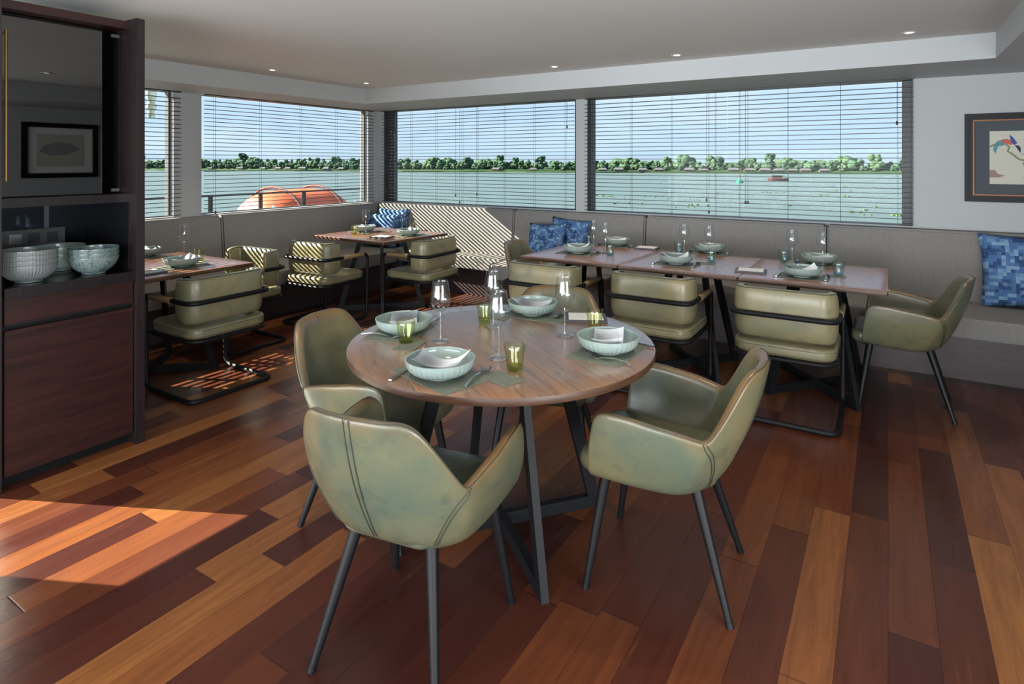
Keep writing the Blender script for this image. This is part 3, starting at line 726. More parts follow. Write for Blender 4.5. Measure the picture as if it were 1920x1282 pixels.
# ------------------------------------------------------------------ cantilever chairs
def make_cantilever(label, group):
    r = thing('cantilever_chair', label, 'chair', (0, 0, 0), 0, group)
    w = 0.275; zt = 0.61
    half = [(w, -0.285, 0.0155), (w, 0.255, 0.0155), (w, 0.255, zt), (w, -0.275, zt)]
    pts = [(-w, -0.285, 0.0155)] + half + [(-w, -0.275, zt), (-w, 0.255, zt), (-w, 0.255, 0.0155)]
    pts = [(w, -0.285, 0.0155), (w, 0.24, 0.0155), (w, 0.25, zt), (w, -0.275, zt), (-w, -0.275, zt), (-w, 0.25, zt), (-w, 0.24, 0.0155), (-w, -0.285, 0.0155)]
    path = fillet(pts, [0.06, 0.07, 0.055, 0.07, 0.07, 0.055, 0.07, 0.06], closed=True, n=7)
    bm = bmesh.new(); tube(bm, path, 0.0152, 10, closed=True); finish('tube_frame', bm, M['steel'], r, angle=60)
    bm = bmesh.new(); fr = [(x, y, 0.372) for x, y in rrect(0.53, 0.53, 0.09, 5, 0, -0.015)]
    tube(bm, fr, 0.0125, 8, closed=True); box(bm, -0.25, 0.25, -0.10, -0.07, 0.362, 0.376); box(bm, -0.25, 0.25, 0.09, 0.12, 0.362, 0.376)
    finish('seat_frame', bm, M['steel'], r, angle=60)
    for s in (-1, 1):
        bm = bmesh.new(); tube(bm, [(s * 0.262, 0.20, 0.372), (s * 0.274, 0.246, 0.372)], 0.009, 6); finish('bracket', bm, M['steel'], r)
    ol = [(x, y) for x, y in rrect(0.535, 0.53, 0.095, 6, 0, -0.015)]
    bm = bmesh.new(); slab(bm, ol, 0.385, 0.452, 0.02, 0.014, n=4); st = finish('seat', bm, M['leather2'], r, angle=60)
    for zz in (0.436, 0.399):
        bm = bmesh.new(); tube(bm, [(x, y, zz) for x, y in rrect(0.530, 0.525, 0.095, 6, 0, -0.015)], 0.0032, 6, closed=True); finish('piping', bm, M['piping'], st, angle=80)
    # back pad: a bolster bent forward at both ends
    path = fillet([(-0.238, -0.075, 0), (-0.242, -0.222, 0), (0.242, -0.222, 0), (0.238, -0.075, 0)], 0.085, n=8)
    th, z0, z1 = 0.034, 0.472, 0.752; P = path; rings = []; N = len(P)
    secbase = []
    for (a_, b_) in rrect(2.0, 2.0, 0.62, 4): secbase.append((a_, b_))
    L = [0]
    for i in range(1, N): L.append(L[-1] + (P[i] - P[i - 1]).length)
    stns = [0.0, 0.006, 0.016, 0.03]; tot = L[-1]
    def samp(s):
        s = min(max(s, 0), tot)
        for i in range(1, N):
            if L[i] >= s - 1e-9:
                t = (s - L[i - 1]) / (L[i] - L[i - 1]); return P[i - 1].lerp(P[i], t), (P[i] - P[i - 1]).normalized()
    ss = stns + [0.03 + (tot - 0.06) * k / 30 for k in range(1, 30)] + [tot - x for x in stns[::-1]]
    for s in ss:
        p, t = samp(s); n = Vector((t.y, -t.x, 0)); e_ = min(s, tot - s)
        f = 1.0 if e_ >= 0.03 else (0.45 + 0.55 * sqrt(max(0, 1 - (1 - e_ / 0.03) ** 2)))
        fz = 0.78 + 0.22 * min(1.0, sqrt(max(0, 1 - (1 - min(e_, 0.09) / 0.09) ** 2)))
        zc = (z0 + z1) / 2; hh = (z1 - z0) / 2
        rings.append([p + n * (a_ * th * f) + Vector((0, 0, zc + b_ * hh * fz)) for a_, b_ in secbase])
    bm = bmesh.new(); ringmesh(bm, rings); bk = finish('backrest', bm, M['leather2'], r, angle=70)
    for off in (-0.020, 0.020):
        pp = []
        for s in [0.02 + (tot - 0.04) * k / 40 for k in range(41)]:
            p, t = samp(s); n = Vector((t.y, -t.x, 0)); e_ = min(s, tot - s)
            fz = 0.78 + 0.22 * min(1.0, sqrt(max(0, 1 - (1 - min(e_, 0.09) / 0.09) ** 2)))
            pp.append(p + n * off + Vector((0, 0, (z0 + z1) / 2 + (z1 - z0) / 2 * fz * 0.975)))
        bm = bmesh.new(); tube(bm, pp, 0.0034, 6); finish('piping', bm, M['piping'], bk, angle=80)
    for s in (-1, 1):
        bm = bmesh.new(); tube(bm, [(s * w, -0.06, zt), (s * w, -0.055, zt), (s * w, 0.185, zt), (s * w, 0.19, zt)], [0.019, 0.0205, 0.0205, 0.019], 12)
        tag(finish('armrest', bm, M['tan'], r), 'tan leather sleeve')
    return r
GC = 'leather cantilever chairs with black tubular frames'
def face(dx, dy): return math.atan2(-dx, dy)      # rotation that turns local +y to (dx, dy)
cc = make_cantilever('cantilever chair at the armchair end of the long row, floor frame fully visible', GC)
cc.location = (-0.505, 3.91, 0); cc.rotation_euler = (0, 0, radians(0.5))
def ccp(x, y, rz, label): return dup(cc, (x, y, 0), rz, label)
ccp(-1.29, 3.91, radians(0.5), 'middle of the three cantilever chairs along the long table row')
ccp(-2.09, 3.91, radians(0.5), 'cantilever chair behind the curved armchair back at the round table')
ccp(-3.84, 2.31, pi / 2, 'cantilever chair standing in front of the table beside the cabinet')
ccp(-4.49, 2.93, pi, 'cantilever chair facing the camera across the table beside the cabinet')
ccp(-4.45, 3.83, 0.03, 'cantilever chair with blind stripes on its back, its arm pointing to the corner table')
ccp(-3.82, 4.45, pi / 2 + 0.03, 'cantilever chair between the corner table and the long row, mostly shaded')

# ------------------------------------------------------------------ armchairs
U_ = [0, .10, .20, .28, .36, .44, .50, .68, .86, .95, 1.0]
TX = [0, .085, .165, .212, .245, .270, .282, .298, .298, .291, .285]
TY = [-.345, -.335, -.300, -.262, -.222, -.175, -.135, .00, .115, .170, .200]
UZ = [0, .10, .17, .205, .235, .42, .445, .47, .60, .78, .90, .95, .98, 1.0]
TZ = [.803, .801, .797, .787, .770, .604, .592, .595, .617, .636, .641, .636, .622, .600]
BX = [0, .075, .135, .165, .187, .205, .215, .235, .245, .247, .247]
BY = [-.195, -.188, -.168, -.145, -.115, -.080, -.050, .06, .165, .205, .225]
BZ = [.392, .388, .382, .378, .374, .372, .371, .378, .388, .392, .394]
def shell_pt(u, v, off=0.0):
    s = 1 if u >= 0 else -1; a = abs(u)
    g = lambda arr: pchip(U_, arr, a)
    k = max(i for i in range(len(UZ) - 1) if UZ[i] <= a)
    top = Vector((g(TX), g(TY), TZ[k] + (TZ[k + 1] - TZ[k]) * (a - UZ[k]) / (UZ[k + 1] - UZ[k]))); bot = Vector((g(BX), g(BY), g(BZ)))
    e_ = 0.02; a2 = min(1, a + e_); a1 = max(0, a - e_)
    t = Vector((pchip(U_, TX, a2) - pchip(U_, TX, a1), pchip(U_, TY, a2) - pchip(U_, TY, a1), 0)).normalized()
    n = Vector((t.y, -t.x, 0))
    if a < 1e-4: n = Vector((0, -1, 0))
    p = bot.lerp(top, v) + n * (0.022 * sin(pi * v) * (1 - 0.3 * a) + off)
    if v < 0.12: p -= n * (0.024 * (1 - v / 0.12) ** 2)
    return Vector((s * p.x, p.y, p.z)), Vector((s * n.x, n.y, 0))
def make_armchair(label, group):
    r = thing('leather_armchair', label, 'armchair', (0, 0, 0), 0, group)
    N = 72; us = [-1 + 2 * k / N for k in range(N + 1)]; th = 0.034; rings = []
    vs = [0, 0.04, 0.12, 0.25, 0.4, 0.55, 0.7, 0.82, 0.92, 0.975]
    for u in us:
        ring = []; endf = 1.0
        for v in vs: ring.append(shell_pt(u, v)[0])
        p, n = shell_pt(u, 1.0)
        up = Vector((0, 0, 1))
        ring += [p - n * 0.004, p - n * (th * 0.3) + up * 0.004, p - n * (th * 0.7) + up * 0.003, p - n * (th * 0.97) - up * 0.004]
        for v in (0.95, 0.88, 0.75, 0.6, 0.45, 0.3, 0.16, 0.08):
            q, n2 = shell_pt(u, v); ring.append(q - n2 * (th + 0.004))
        q, n2 = shell_pt(u, 0.02); ring.append(q - n2 * 0.04)
        rings.append(ring)
    bm = bmesh.new(); R = ringmesh(bm, rings, closed=True, cap=True)
    nr = len(rings[0]); wr = [0.0] * nr
    for i, v in ((8, 0.15), (9, 0.55), (10, 0.9), (11, 1.0), (12, 1.0), (13, 0.8), (14, 0.35), (15, 0.1)): wr[i] = v
    sh = finish('shell', bm, M['leather'], r, angle=75)
    wa = sh.data.attributes.new('wear', 'FLOAT', 'POINT')
    for k in range(len(rings)):
        e2 = 1.0 if 3 < k < len(rings) - 4 else 0.6
        for i in range(nr): wa.data[k * nr + i].value = wr[i] * e2
    sub = sh.modifiers.new('soft', 'SUBSURF'); sub.levels = 1; sub.render_levels = 1
    # seams down the shell
    def seam(pts, nm='seam'):
        b_ = bmesh.new(); tube(b_, pts, 0.0015, 6); finish(nm, b_, M['stitch'], sh, angle=80)
    for d_ in (-0.010, 0.010): seam([shell_pt(d_ * (0.5 + 0.5 * k / 12) , k / 12, 0.0006)[0] for k in range(1, 13)])
    for s in (-1, 1):
        seam([shell_pt(s * (0.235 + 0.21 * k / 12), k / 12, 0.0008)[0] for k in range(1, 13)])
        seam([shell_pt(s * (0.252 + 0.208 * k / 12), k / 12, 0.0008)[0] for k in range(1, 13)])
    seam([shell_pt(0.0, v)[0] - shell_pt(0.0, v)[1] * (th + 0.0035) for v in (0.98, 0.88, 0.75, 0.6, 0.45, 0.3)])
    pts = []
    for k in range(N + 1):
        u = us[k]; p, n = shell_pt(u, 1.0); pts.append(p + Vector((0, 0, 0.0015)) - n * 0.005)
    seam(pts, 'rim_piping')
    # seat
    ol = rrect(0.42, 0.46, 0.05, 6, 0, 0.045)
    ol = [(x * (1 - 0.32 * max(0, (0.0 - y)) / 0.2), y) for x, y in ol]
    bm = bmesh.new(); slab(bm, ol, 0.385, 0.462, 0.036, 0.012, n=5, cen=(0, 0.04)); st = finish('seat', bm, M['leather'], r, angle=70)
    bm = bmesh.new(); slab(bm, [(x * 0.86, y * 0.80 + 0.02) for x, y in ol], 0.378, 0.392, 0.006, 0, n=2, cen=(0, 0.04)); finish('seat_pan', bm, M['leg'], r)
    for (a, b) in (((0.175, 0.175, 0.40), (0.228, 0.235, 0.0)), ((0.125, -0.115, 0.395), (0.205, -0.235, 0.0))):
        for s in (-1, 1):
            A = Vector((s * a[0], a[1], a[2])); B = Vector((s * b[0], b[1], b[2]))
            bm = bmesh.new(); pp = [A.lerp(B, k / 6) for k in range(7)]; tube(bm, pp, 0.0195, 12, r2=0.0115)
            for v in bm.verts: v.co.z = max(v.co.z, 0.0)
            lg = finish('leg', bm, M['leg'], r)
            bm = bmesh.new(); tube(bm, [B + Vector((0, 0, 0.0)), B + (A - B).normalized() * 0.018], 0.0128, 12)
            for v in bm.verts: v.co.z = max(v.co.z, 0.0)
            finish('foot_cap', bm, M['leg'], lg)
    return r
GA = 'green leather armchairs'
ac = make_armchair('green leather armchair with its back to the camera, closest of all', GA)
ac.location = (-1.25, 1.425, 0); ac.rotation_euler = (0, 0, face(-0.17, 0.985))
def acp(x, y, rz, label): return dup(ac, (x, y, 0), rz, label)
acp(-0.68, 2.145, face(-0.985, -0.12), 'green leather armchair in side view on the open floor side of the round table')
acp(-1.83, 1.85, face(0.97, 0.22), 'green leather armchair with glossy inner back on the cabinet side of the round table')
acp(-1.41, 2.58, face(0.30, -0.95), 'green leather armchair on the far side of the round table, only back and legs showing')
acp(0.085, 4.375, face(-1.0, 0.0), 'green leather armchair at the picture-wall end of the long row')
acp(-2.42, 4.37, face(1.0, 0.05), 'green leather armchair tucked in at the sunlit bench end of the long row')

# ------------------------------------------------------------------ tableware
TILT = random.Random(3)
def make_wine(label, group):
    r = thing('wine_glass', label, 'glass', (0, 0, 0), 0, group)
    bm = bmesh.new(); lathe(bm, [(0.0045, 0.114), (0.008, 0.117), (0.022, 0.126), (0.034, 0.140), (0.0405, 0.157), (0.0415, 0.170), (0.039, 0.195), (0.0345, 0.225), (0.0315, 0.2455), (0.0308, 0.2466), (0.0300, 0.2455),
          (0.033, 0.225), (0.0375, 0.195), (0.0400, 0.170), (0.039, 0.158), (0.0325, 0.142), (0.020, 0.129), (0, 0.124)], 32); finish('bowl', bm, M['wine'], r, angle=50)
    bm = bmesh.new(); lathe(bm, [(0.0048, 0.013), (0.0038, 0.03), (0.0035, 0.08), (0.0038, 0.104), (0.0046, 0.1145)], 16); finish('stem', bm, M['stem'], r, angle=50)
    bm = bmesh.new(); lathe(bm, [(0, 0.0), (0.035, 0.0), (0.0365, 0.0014), (0.0355, 0.0028), (0.026, 0.0042), (0.012, 0.0070), (0.0065, 0.0105), (0.0048, 0.0132), (0, 0.0132)], 32); finish('foot', bm, M['stem'], r, angle=50)
    return r
def make_tumbler(matb, matw, label, group):
    r = thing('tumbler', label, 'glass', (0, 0, 0), 0, group)
    bm = bmesh.new(); lathe(bm, [(0.0285, 0.014), (0.0305, 0.03), (0.0345, 0.06), (0.0385, 0.0865), (0.0378, 0.0872), (0.0370, 0.0865), (0.033, 0.06), (0.029, 0.03), (0.0255, 0.0145)], 32); finish('wall', bm, matw, r, angle=60)
    bm = bmesh.new(); lathe(bm, [(0, 0.0), (0.0255, 0.0), (0.0275, 0.003), (0.0285, 0.014), (0.0255, 0.0145), (0.02, 0.010), (0, 0.009)], 32); finish('thick_base', bm, matb, r, angle=60)
    return r
def napkin_bm(seed):
    rnd = random.Random(seed); bm = bmesh.new(); n = 14; w, d = 0.168, 0.112
    for layer in (0, 1):
        g = []
        for i in range(n + 1):
            row = []
            for j in range(n + 1):
                u, v = i / n * 2 - 1, j / n * 2 - 1
                x = u * w / 2 * (1 - 0.12 * layer + 0.18 * v * (1 if layer == 0 else -1) * 0.4); y = v * d / 2 * (1 - 0.1 * layer)
                r = sqrt(x * x + y * y)
                z = 0.021 + 3.6 * x * x + 2.6 * y * y + 0.006 * sin(u * 2.0 + seed) * cos(v * 1.2 + seed) + 0.007 * (1 - layer)
                z += 0.006 * max(0, u) ** 2
                row.append(bm.verts.new((x, y, z)))
            g.append(row)
        for i in range(n):
            for j in range(n): bm.faces.new((g[i][j], g[i + 1][j], g[i + 1][j + 1], g[i][j + 1]))
    bmesh.ops.solidify(bm, geom=bm.faces[:], thickness=0.0022)
    return bm
def spoon_bm():
    bm = bmesh.new(); L = 0.19
    rings = []
    for k in range(15):
        t = k / 14; y = -L / 2 + t * L * 0.68; w = 0.0055 - 0.003 * t + 0.001 * (1 - t); z = 0.004 + 0.010 * sin(pi * t) ** 1 * 0.8 + 0.004 * t
        rings.append([Vector((w * a, y, z + 0.0012 * b)) for a, b in ((-1, -1), (1, -1), (1, 1), (-1, 1))])
    ringmesh(bm, rings)
    n = 12; R = []
    for i in range(n + 1):
        t = i / n; y = L * 0.18 + t * 0.062; hw = 0.0205 * (sin(pi * (t * 0.93 + 0.04)) ** 0.6) * (1.0 - 0.1 * t)
        row = []
        for j in range(9):
            u = j / 8 * 2 - 1; dz = -0.009 * (1 - u * u) * sin(pi * t)
            row.append(bm.verts.new((hw * u, y, 0.0115 + dz)))
        R.append(row)
    fs = []
    for i in range(n):
        for j in range(8): fs.append(bm.faces.new((R[i][j], R[i + 1][j], R[i + 1][j + 1], R[i][j + 1])))
    bmesh.ops.solidify(bm, geom=fs, thickness=0.0012)
    return bm
def fork_bm():
    bm = bmesh.new(); L = 0.19; rings = []
    for k in range(15):
        t = k / 14; y = -L / 2 + t * L * 0.70; w = 0.0055 - 0.003 * sin(pi * min(1, t * 1.1)) ; z = 0.003 + 0.009 * sin(pi * t)
        if t > 0.9: w += 0.05 * (t - 0.9)
        rings.append([Vector((w * a, y, z + 0.0012 * b)) for a, b in ((-1, -1), (1, -1), (1, 1), (-1, 1))])
    ringmesh(bm, rings)
    y0 = -L / 2 + L * 0.70
    ringmesh(bm, [[Vector((w * a, y, z + 0.001 * b)) for a, b in ((-1, -1), (1, -1), (1, 1), (-1, 1))] for w, y, z in ((0.008, y0 - 0.002, 0.003), (0.0115, y0 + 0.008, 0.002), (0.0115, y0 + 0.016, 0.003))])
    for s in (-1.5, -0.5, 0.5, 1.5):
        x = s * 0.0066
        ringmesh(bm, [[Vector((x + w * a, y, z + 0.001 * b)) for a, b in ((-1, -1), (1, -1), (1, 1), (-1, 1))] for w, y, z in ((0.0022, y0 + 0.015, 0.003), (0.0018, y0 + 0.035, 0.007), (0.0008, y0 + 0.05, 0.012))])
    return bm
def knife_bm():
    bm = bmesh.new(); L = 0.21; rings = []
    for k in range(19):
        t = k / 18; y = -L / 2 + t * L
        if t < 0.5: a0, a1, th = -0.0062, 0.0062, 0.0026
        else:
            q = (t - 0.5) / 0.5; a0 = -0.0045 - 0.005 * sin(pi * min(1, q * 1.25) / 1.0) * 1.0; a1 = 0.0045 - 0.0075 * q ** 3; th = 0.0012
            if q > 0.97: a0 = a1 - 0.001
        rings.append([Vector((x, y, 0.0035 + th * b)) for x, b in ((a0, -1), (a1, -1), (a1, 1), (a0, 1))])
    ringmesh(bm, rings); return bm
def mat_bm(flip=1):
    bm = bmesh.new(); z = 0.0022
    pts = [(-0.155, -0.105), (0.155, -0.105), (0.155, 0.075), (0.235, 0.075), (0.235, 0.165), (0.10, 0.165), (0.10, 0.105), (-0.155, 0.105)]
    pts = [(x * flip, y) for x, y in pts]
    a = [bm.verts.new((x, y, 0)) for x, y in pts]; b = [bm.verts.new((x, y, z)) for x, y in pts]
    bm.faces.new(a); bm.faces.new(b)
    for i in range(len(pts)): j = (i + 1) % len(pts); bm.faces.new((a[i], a[j], b[j], b[i]))
    return bm
def make_menu(label, group):
    r = thing('menu_board', label, 'menu', (0, 0, 0), 0, group)
    bx('board', (-0.095, 0.095, -0.07, 0.07, 0, 0.012), M['folder'], r, bev=0.001)
    bx('paper', (-0.078, 0.078, -0.060, 0.060, 0.012, 0.0135), M['paper'], r)
    return r
PROTO = {}
def get(kind, loc, rz, label, group, sc=None):
    """first call makes the thing itself, later calls copy it with its parts"""
    mk = {'wine': lambda: make_wine(label, group), 'green': lambda: make_tumbler(M['gbase'], M['gtumbler'], label, group), 'teal': lambda: make_tumbler(M['tbase'], M['ttumbler'], label, group),
          'bowl': lambda: tag(finish('pasta_bowl', bowl_bm(), M['celadon'], None, angle=60), label, 'bowl', group),
          'napkin': lambda: tag(finish('napkin', napkin_bm(2), M['linen'], None, angle=80), label, 'napkin', group),
          'napkin_b': lambda: tag(finish('napkin', napkin_bm(5), M['linen'], None, angle=80), label, 'napkin', group),
          'spoon': lambda: tag(finish('spoon', spoon_bm(), M['cutlery'], None, angle=50), label, 'spoon', group),
          'fork': lambda: tag(finish('fork', fork_bm(), M['cutlery'], None, angle=50), label, 'fork', group),
          'knife': lambda: tag(finish('knife', knife_bm(), M['cutlery'], None, angle=50), label, 'knife', group),
          'mat': lambda: tag(finish('placemat', mat_bm(), M['mat'], None, smooth=False), label, 'placemat', group),
          'menu': lambda: make_menu(label, group)}[kind]
    if kind not in PROTO:
        PROTO[kind] = mk(); o = PROTO[kind]; o.location = loc; o.rotation_euler = (0, 0, rz); return o
    o = dup(PROTO[kind], loc, rz, label, group); return o
ZT = 0.7505
def seg(kind, p, q, label, group, z=ZT):
    """lay cutlery with its handle end at reading p and its tip towards q"""
    a, b = at(*p, z), at(*q, z); d = (b - a); m = (a + b) / 2
    return get(kind, (m.x, m.y, z), face(d.x, d.y), label, group)
def setting(bowl, mdir, where, group_sfx, fork=True, on='round table'):
    pass
BG, NG, MG, WG = 'celadon pasta bowls laid on the tables', 'folded white napkins in the bowls', 'woven placemats on the tables', 'stemmed wine glasses on the tables'
# round table: four settings.  diner side = the direction from the bowl to the nearest table edge
RS = [  # bowl base reading, words, wine, tumbler, mat shift along its right, napkin kind
    ((825, 704), 'nearest the camera', (935, 671), (965, 692), 'napkin'),
    ((1140, 658), 'in front of the side-view armchair', (1059, 629), (1115, 617), 'napkin_b'),
    ((757, 622), 'on the cabinet side of the round table', (826, 640), (761, 641), 'napkin_b'),
    ((999, 588), 'on the far side of the round table', (925, 612), (909, 603), 'napkin'),
]
MATS = [((828, 702), face(0.25, 0.97)), ((1142, 658), face(-0.97, 0.02)), ((752, 621), face(0.93, 0.28)), ((1010, 590), face(0.10, -1))]
for i, (bp, words, wp, tp_, nk) in enumerate(RS):
    b = at(*bp, ZT + 0.002)
    mpix, mr = MATS[i]; mp_ = at(*mpix, ZT)
    get('mat', (mp_.x, mp_.y, ZT - 0.0002), mr, 'woven green grey placemat ' + words, MG)
    get('bowl', (b.x, b.y, ZT + 0.0022), 0.3 * i, 'pale green ribbed pasta bowl ' + words, BG)
    get(nk, (b.x, b.y, ZT + 0.0085), mr + (0.5, 1.1, 0.4, 0.1)[i] + (0 if i != 1 else 2.4), 'folded white napkin in the bowl ' + words, NG)
    w = at(*wp, ZT); get('wine', (w.x, w.y, ZT), 0, 'tall stemmed wine glass beside the setting ' + words, WG)
    t_ = at(*tp_, ZT + 0.002); get('green', (t_.x, t_.y, ZT + 0.002), 0, 'green tinted tumbler beside the setting ' + words, 'green tumblers')
zc = ZT + 0.0022
seg('spoon', (866, 731), (922, 688), 'large steel spoon right of the bowl nearest the camera', 'spoons', zc)
seg('knife', (733, 713), (790, 678), 'table knife left of the bowl nearest the camera', 'knives', zc)
seg('fork', (1195, 688), (1088, 664), 'fork on the placemat in front of the side-view armchair', 'forks', zc)
seg('knife', (1219, 649), (1150, 632), 'knife behind the bowl in front of the side-view armchair', 'knives', zc)
seg('fork', (682, 627), (752, 634), 'fork at the bowl on the cabinet side of the round table', 'forks', zc)
seg('knife', (800, 610), (832, 590), 'knife beyond the bowl on the cabinet side of the round table', 'knives', zc)
seg('spoon', (1072, 584), (1046, 596), 'spoon beside the bowl on the far side of the round table', 'spoons', zc)
seg('fork', (944, 575), (950, 588), 'fork beside the bowl on the far side of the round table', 'forks', zc)
mb = at(1098, 598, ZT); get('menu', (mb.x, mb.y, ZT), radians(28), 'menu board with white paper beside a green tumbler on the round table', 'menu boards')

# long row: six settings
LONG = [  # (bowl, wine, tumbler, near?, words)
    ((1084, 474), (1135, 475), (1144, 478), True, 'chair side at the cushion end of the long row'),
    ((1156, 460), (1113, 467), (1104, 458), False, 'bench side at the cushion end of the long row'),
    ((1268, 494), (1330, 483), (1334, 491), True, 'chair side in the middle of the long row'),
    ((1331, 473), (1283, 478), (1273, 474), False, 'bench side in the middle of the long row'),
    ((1504, 518), (1543, 502), (1572, 516), True, 'chair side at the armchair end of the long row'),
    ((1536, 494), (1485, 495), (1470, 491), False, 'bench side at the armchair end of the long row'),
]
for (bp, wp, tp_, near, words) in LONG:
    b = at(*bp, ZT + 0.002); rz = 0.0 if near else pi
    get('mat', (b.x, b.y, ZT - 0.0002), rz, 'woven placemat ' + words, MG)
    get('bowl', (b.x, b.y, ZT + 0.0022), 0.2, 'pale green pasta bowl ' + words, BG)
    get('napkin' if near else 'napkin_b', (b.x, b.y, ZT + 0.0085), rz + 0.4, 'white napkin in the bowl ' + words, NG)
    w = at(*wp, ZT); get('wine', (w.x, w.y, ZT), 0, 'wine glass ' + words, WG)
    t_ = at(*tp_, ZT + 0.002); get('teal', (t_.x, t_.y, ZT + 0.002), 0, 'teal tumbler ' + words, 'teal tumblers on the long row')
    s = 1 if near else -1
    get('spoon', (b.x + s * 0.138, b.y, zc), rz, 'spoon ' + words, 'spoons')
    get('knife' if near else 'fork', (b.x - s * 0.138, b.y, zc), rz, ('knife ' if near else 'fork ') + words, 'knives' if near else 'forks')
for (px, py, r_, words) in ((1213, 466, 0.05, 'small menu board lying nearest the pair of blue cushions'), (1408, 509, 0.12, 'menu board on the seam before the armchair end of the long row')):
    q = at(px, py, ZT); get('menu', (q.x, q.y, ZT), r_, words, 'menu boards')
# corner table
for (bp, wp, tp_, rz, words) in (((765, 441), (754, 429), (775, 431), pi / 2, 'nearer the shaded chair on the corner table'), ((683, 434), (686, 438), (664, 439), 0.0, 'at the striped chair on the corner table')):
    b = at(*bp, ZT + 0.002); get('mat', (b.x, b.y, ZT - 0.0002), rz, 'woven placemat ' + words, MG)
    get('bowl', (b.x, b.y, ZT + 0.0022), 0.1, 'pasta bowl ' + words, BG)
    get('napkin', (b.x, b.y, ZT + 0.0085), rz, 'napkin in the bowl ' + words, NG)
    w = at(*wp, ZT); get('wine', (w.x, w.y, ZT), 0, 'wine glass ' + words, WG)
    t_ = at(*tp_, ZT + 0.002); get('green', (t_.x, t_.y, ZT + 0.002), 0, 'tumbler ' + words, 'green tumblers')
    d = Vector((cos(rz), sin(rz), 0)); get('spoon', (b.x + d.x * 0.138, b.y + d.y * 0.138, zc), rz, 'spoon ' + words, 'spoons')
q = at(716, 445, ZT); get('menu', (q.x, q.y, ZT), 0.2, 'sunlit menu board on the near corner of the corner table', 'menu boards')
# table by the cabinet
for (bp, wp, tp_, rz, words) in (((341, 499), (345, 480), (373, 488), pi / 2, 'in front of the chair by the cabinet'), ((270, 480), None, None, pi, 'half hidden behind the cabinet edge')):
    b = at(*bp, ZT + 0.002); get('mat', (b.x, b.y, ZT - 0.0002), rz, 'woven placemat ' + words, MG)
    get('bowl', (b.x, b.y, ZT + 0.0022), 0.1, 'pasta bowl ' + words, BG)
    get('napkin', (b.x, b.y, ZT + 0.0085), rz, 'napkin in the bowl ' + words, NG)
    if wp:
        w = at(*wp, ZT); get('wine', (w.x, w.y, ZT), 0, 'wine glass ' + words, WG)
        t_ = at(*tp_, ZT + 0.002); get('green', (t_.x, t_.y, ZT + 0.002), 0, 'tumbler ' + words, 'green tumblers')
    d = Vector((cos(rz), sin(rz), 0)); get('spoon', (b.x + d.x * 0.138, b.y + d.y * 0.138, zc), rz, 'spoon ' + words, 'spoons')
q = at(276, 513, ZT); get('menu', (q.x, q.y, ZT), 1.5, 'menu board on the table edge beside the cabinet panel', 'menu boards')

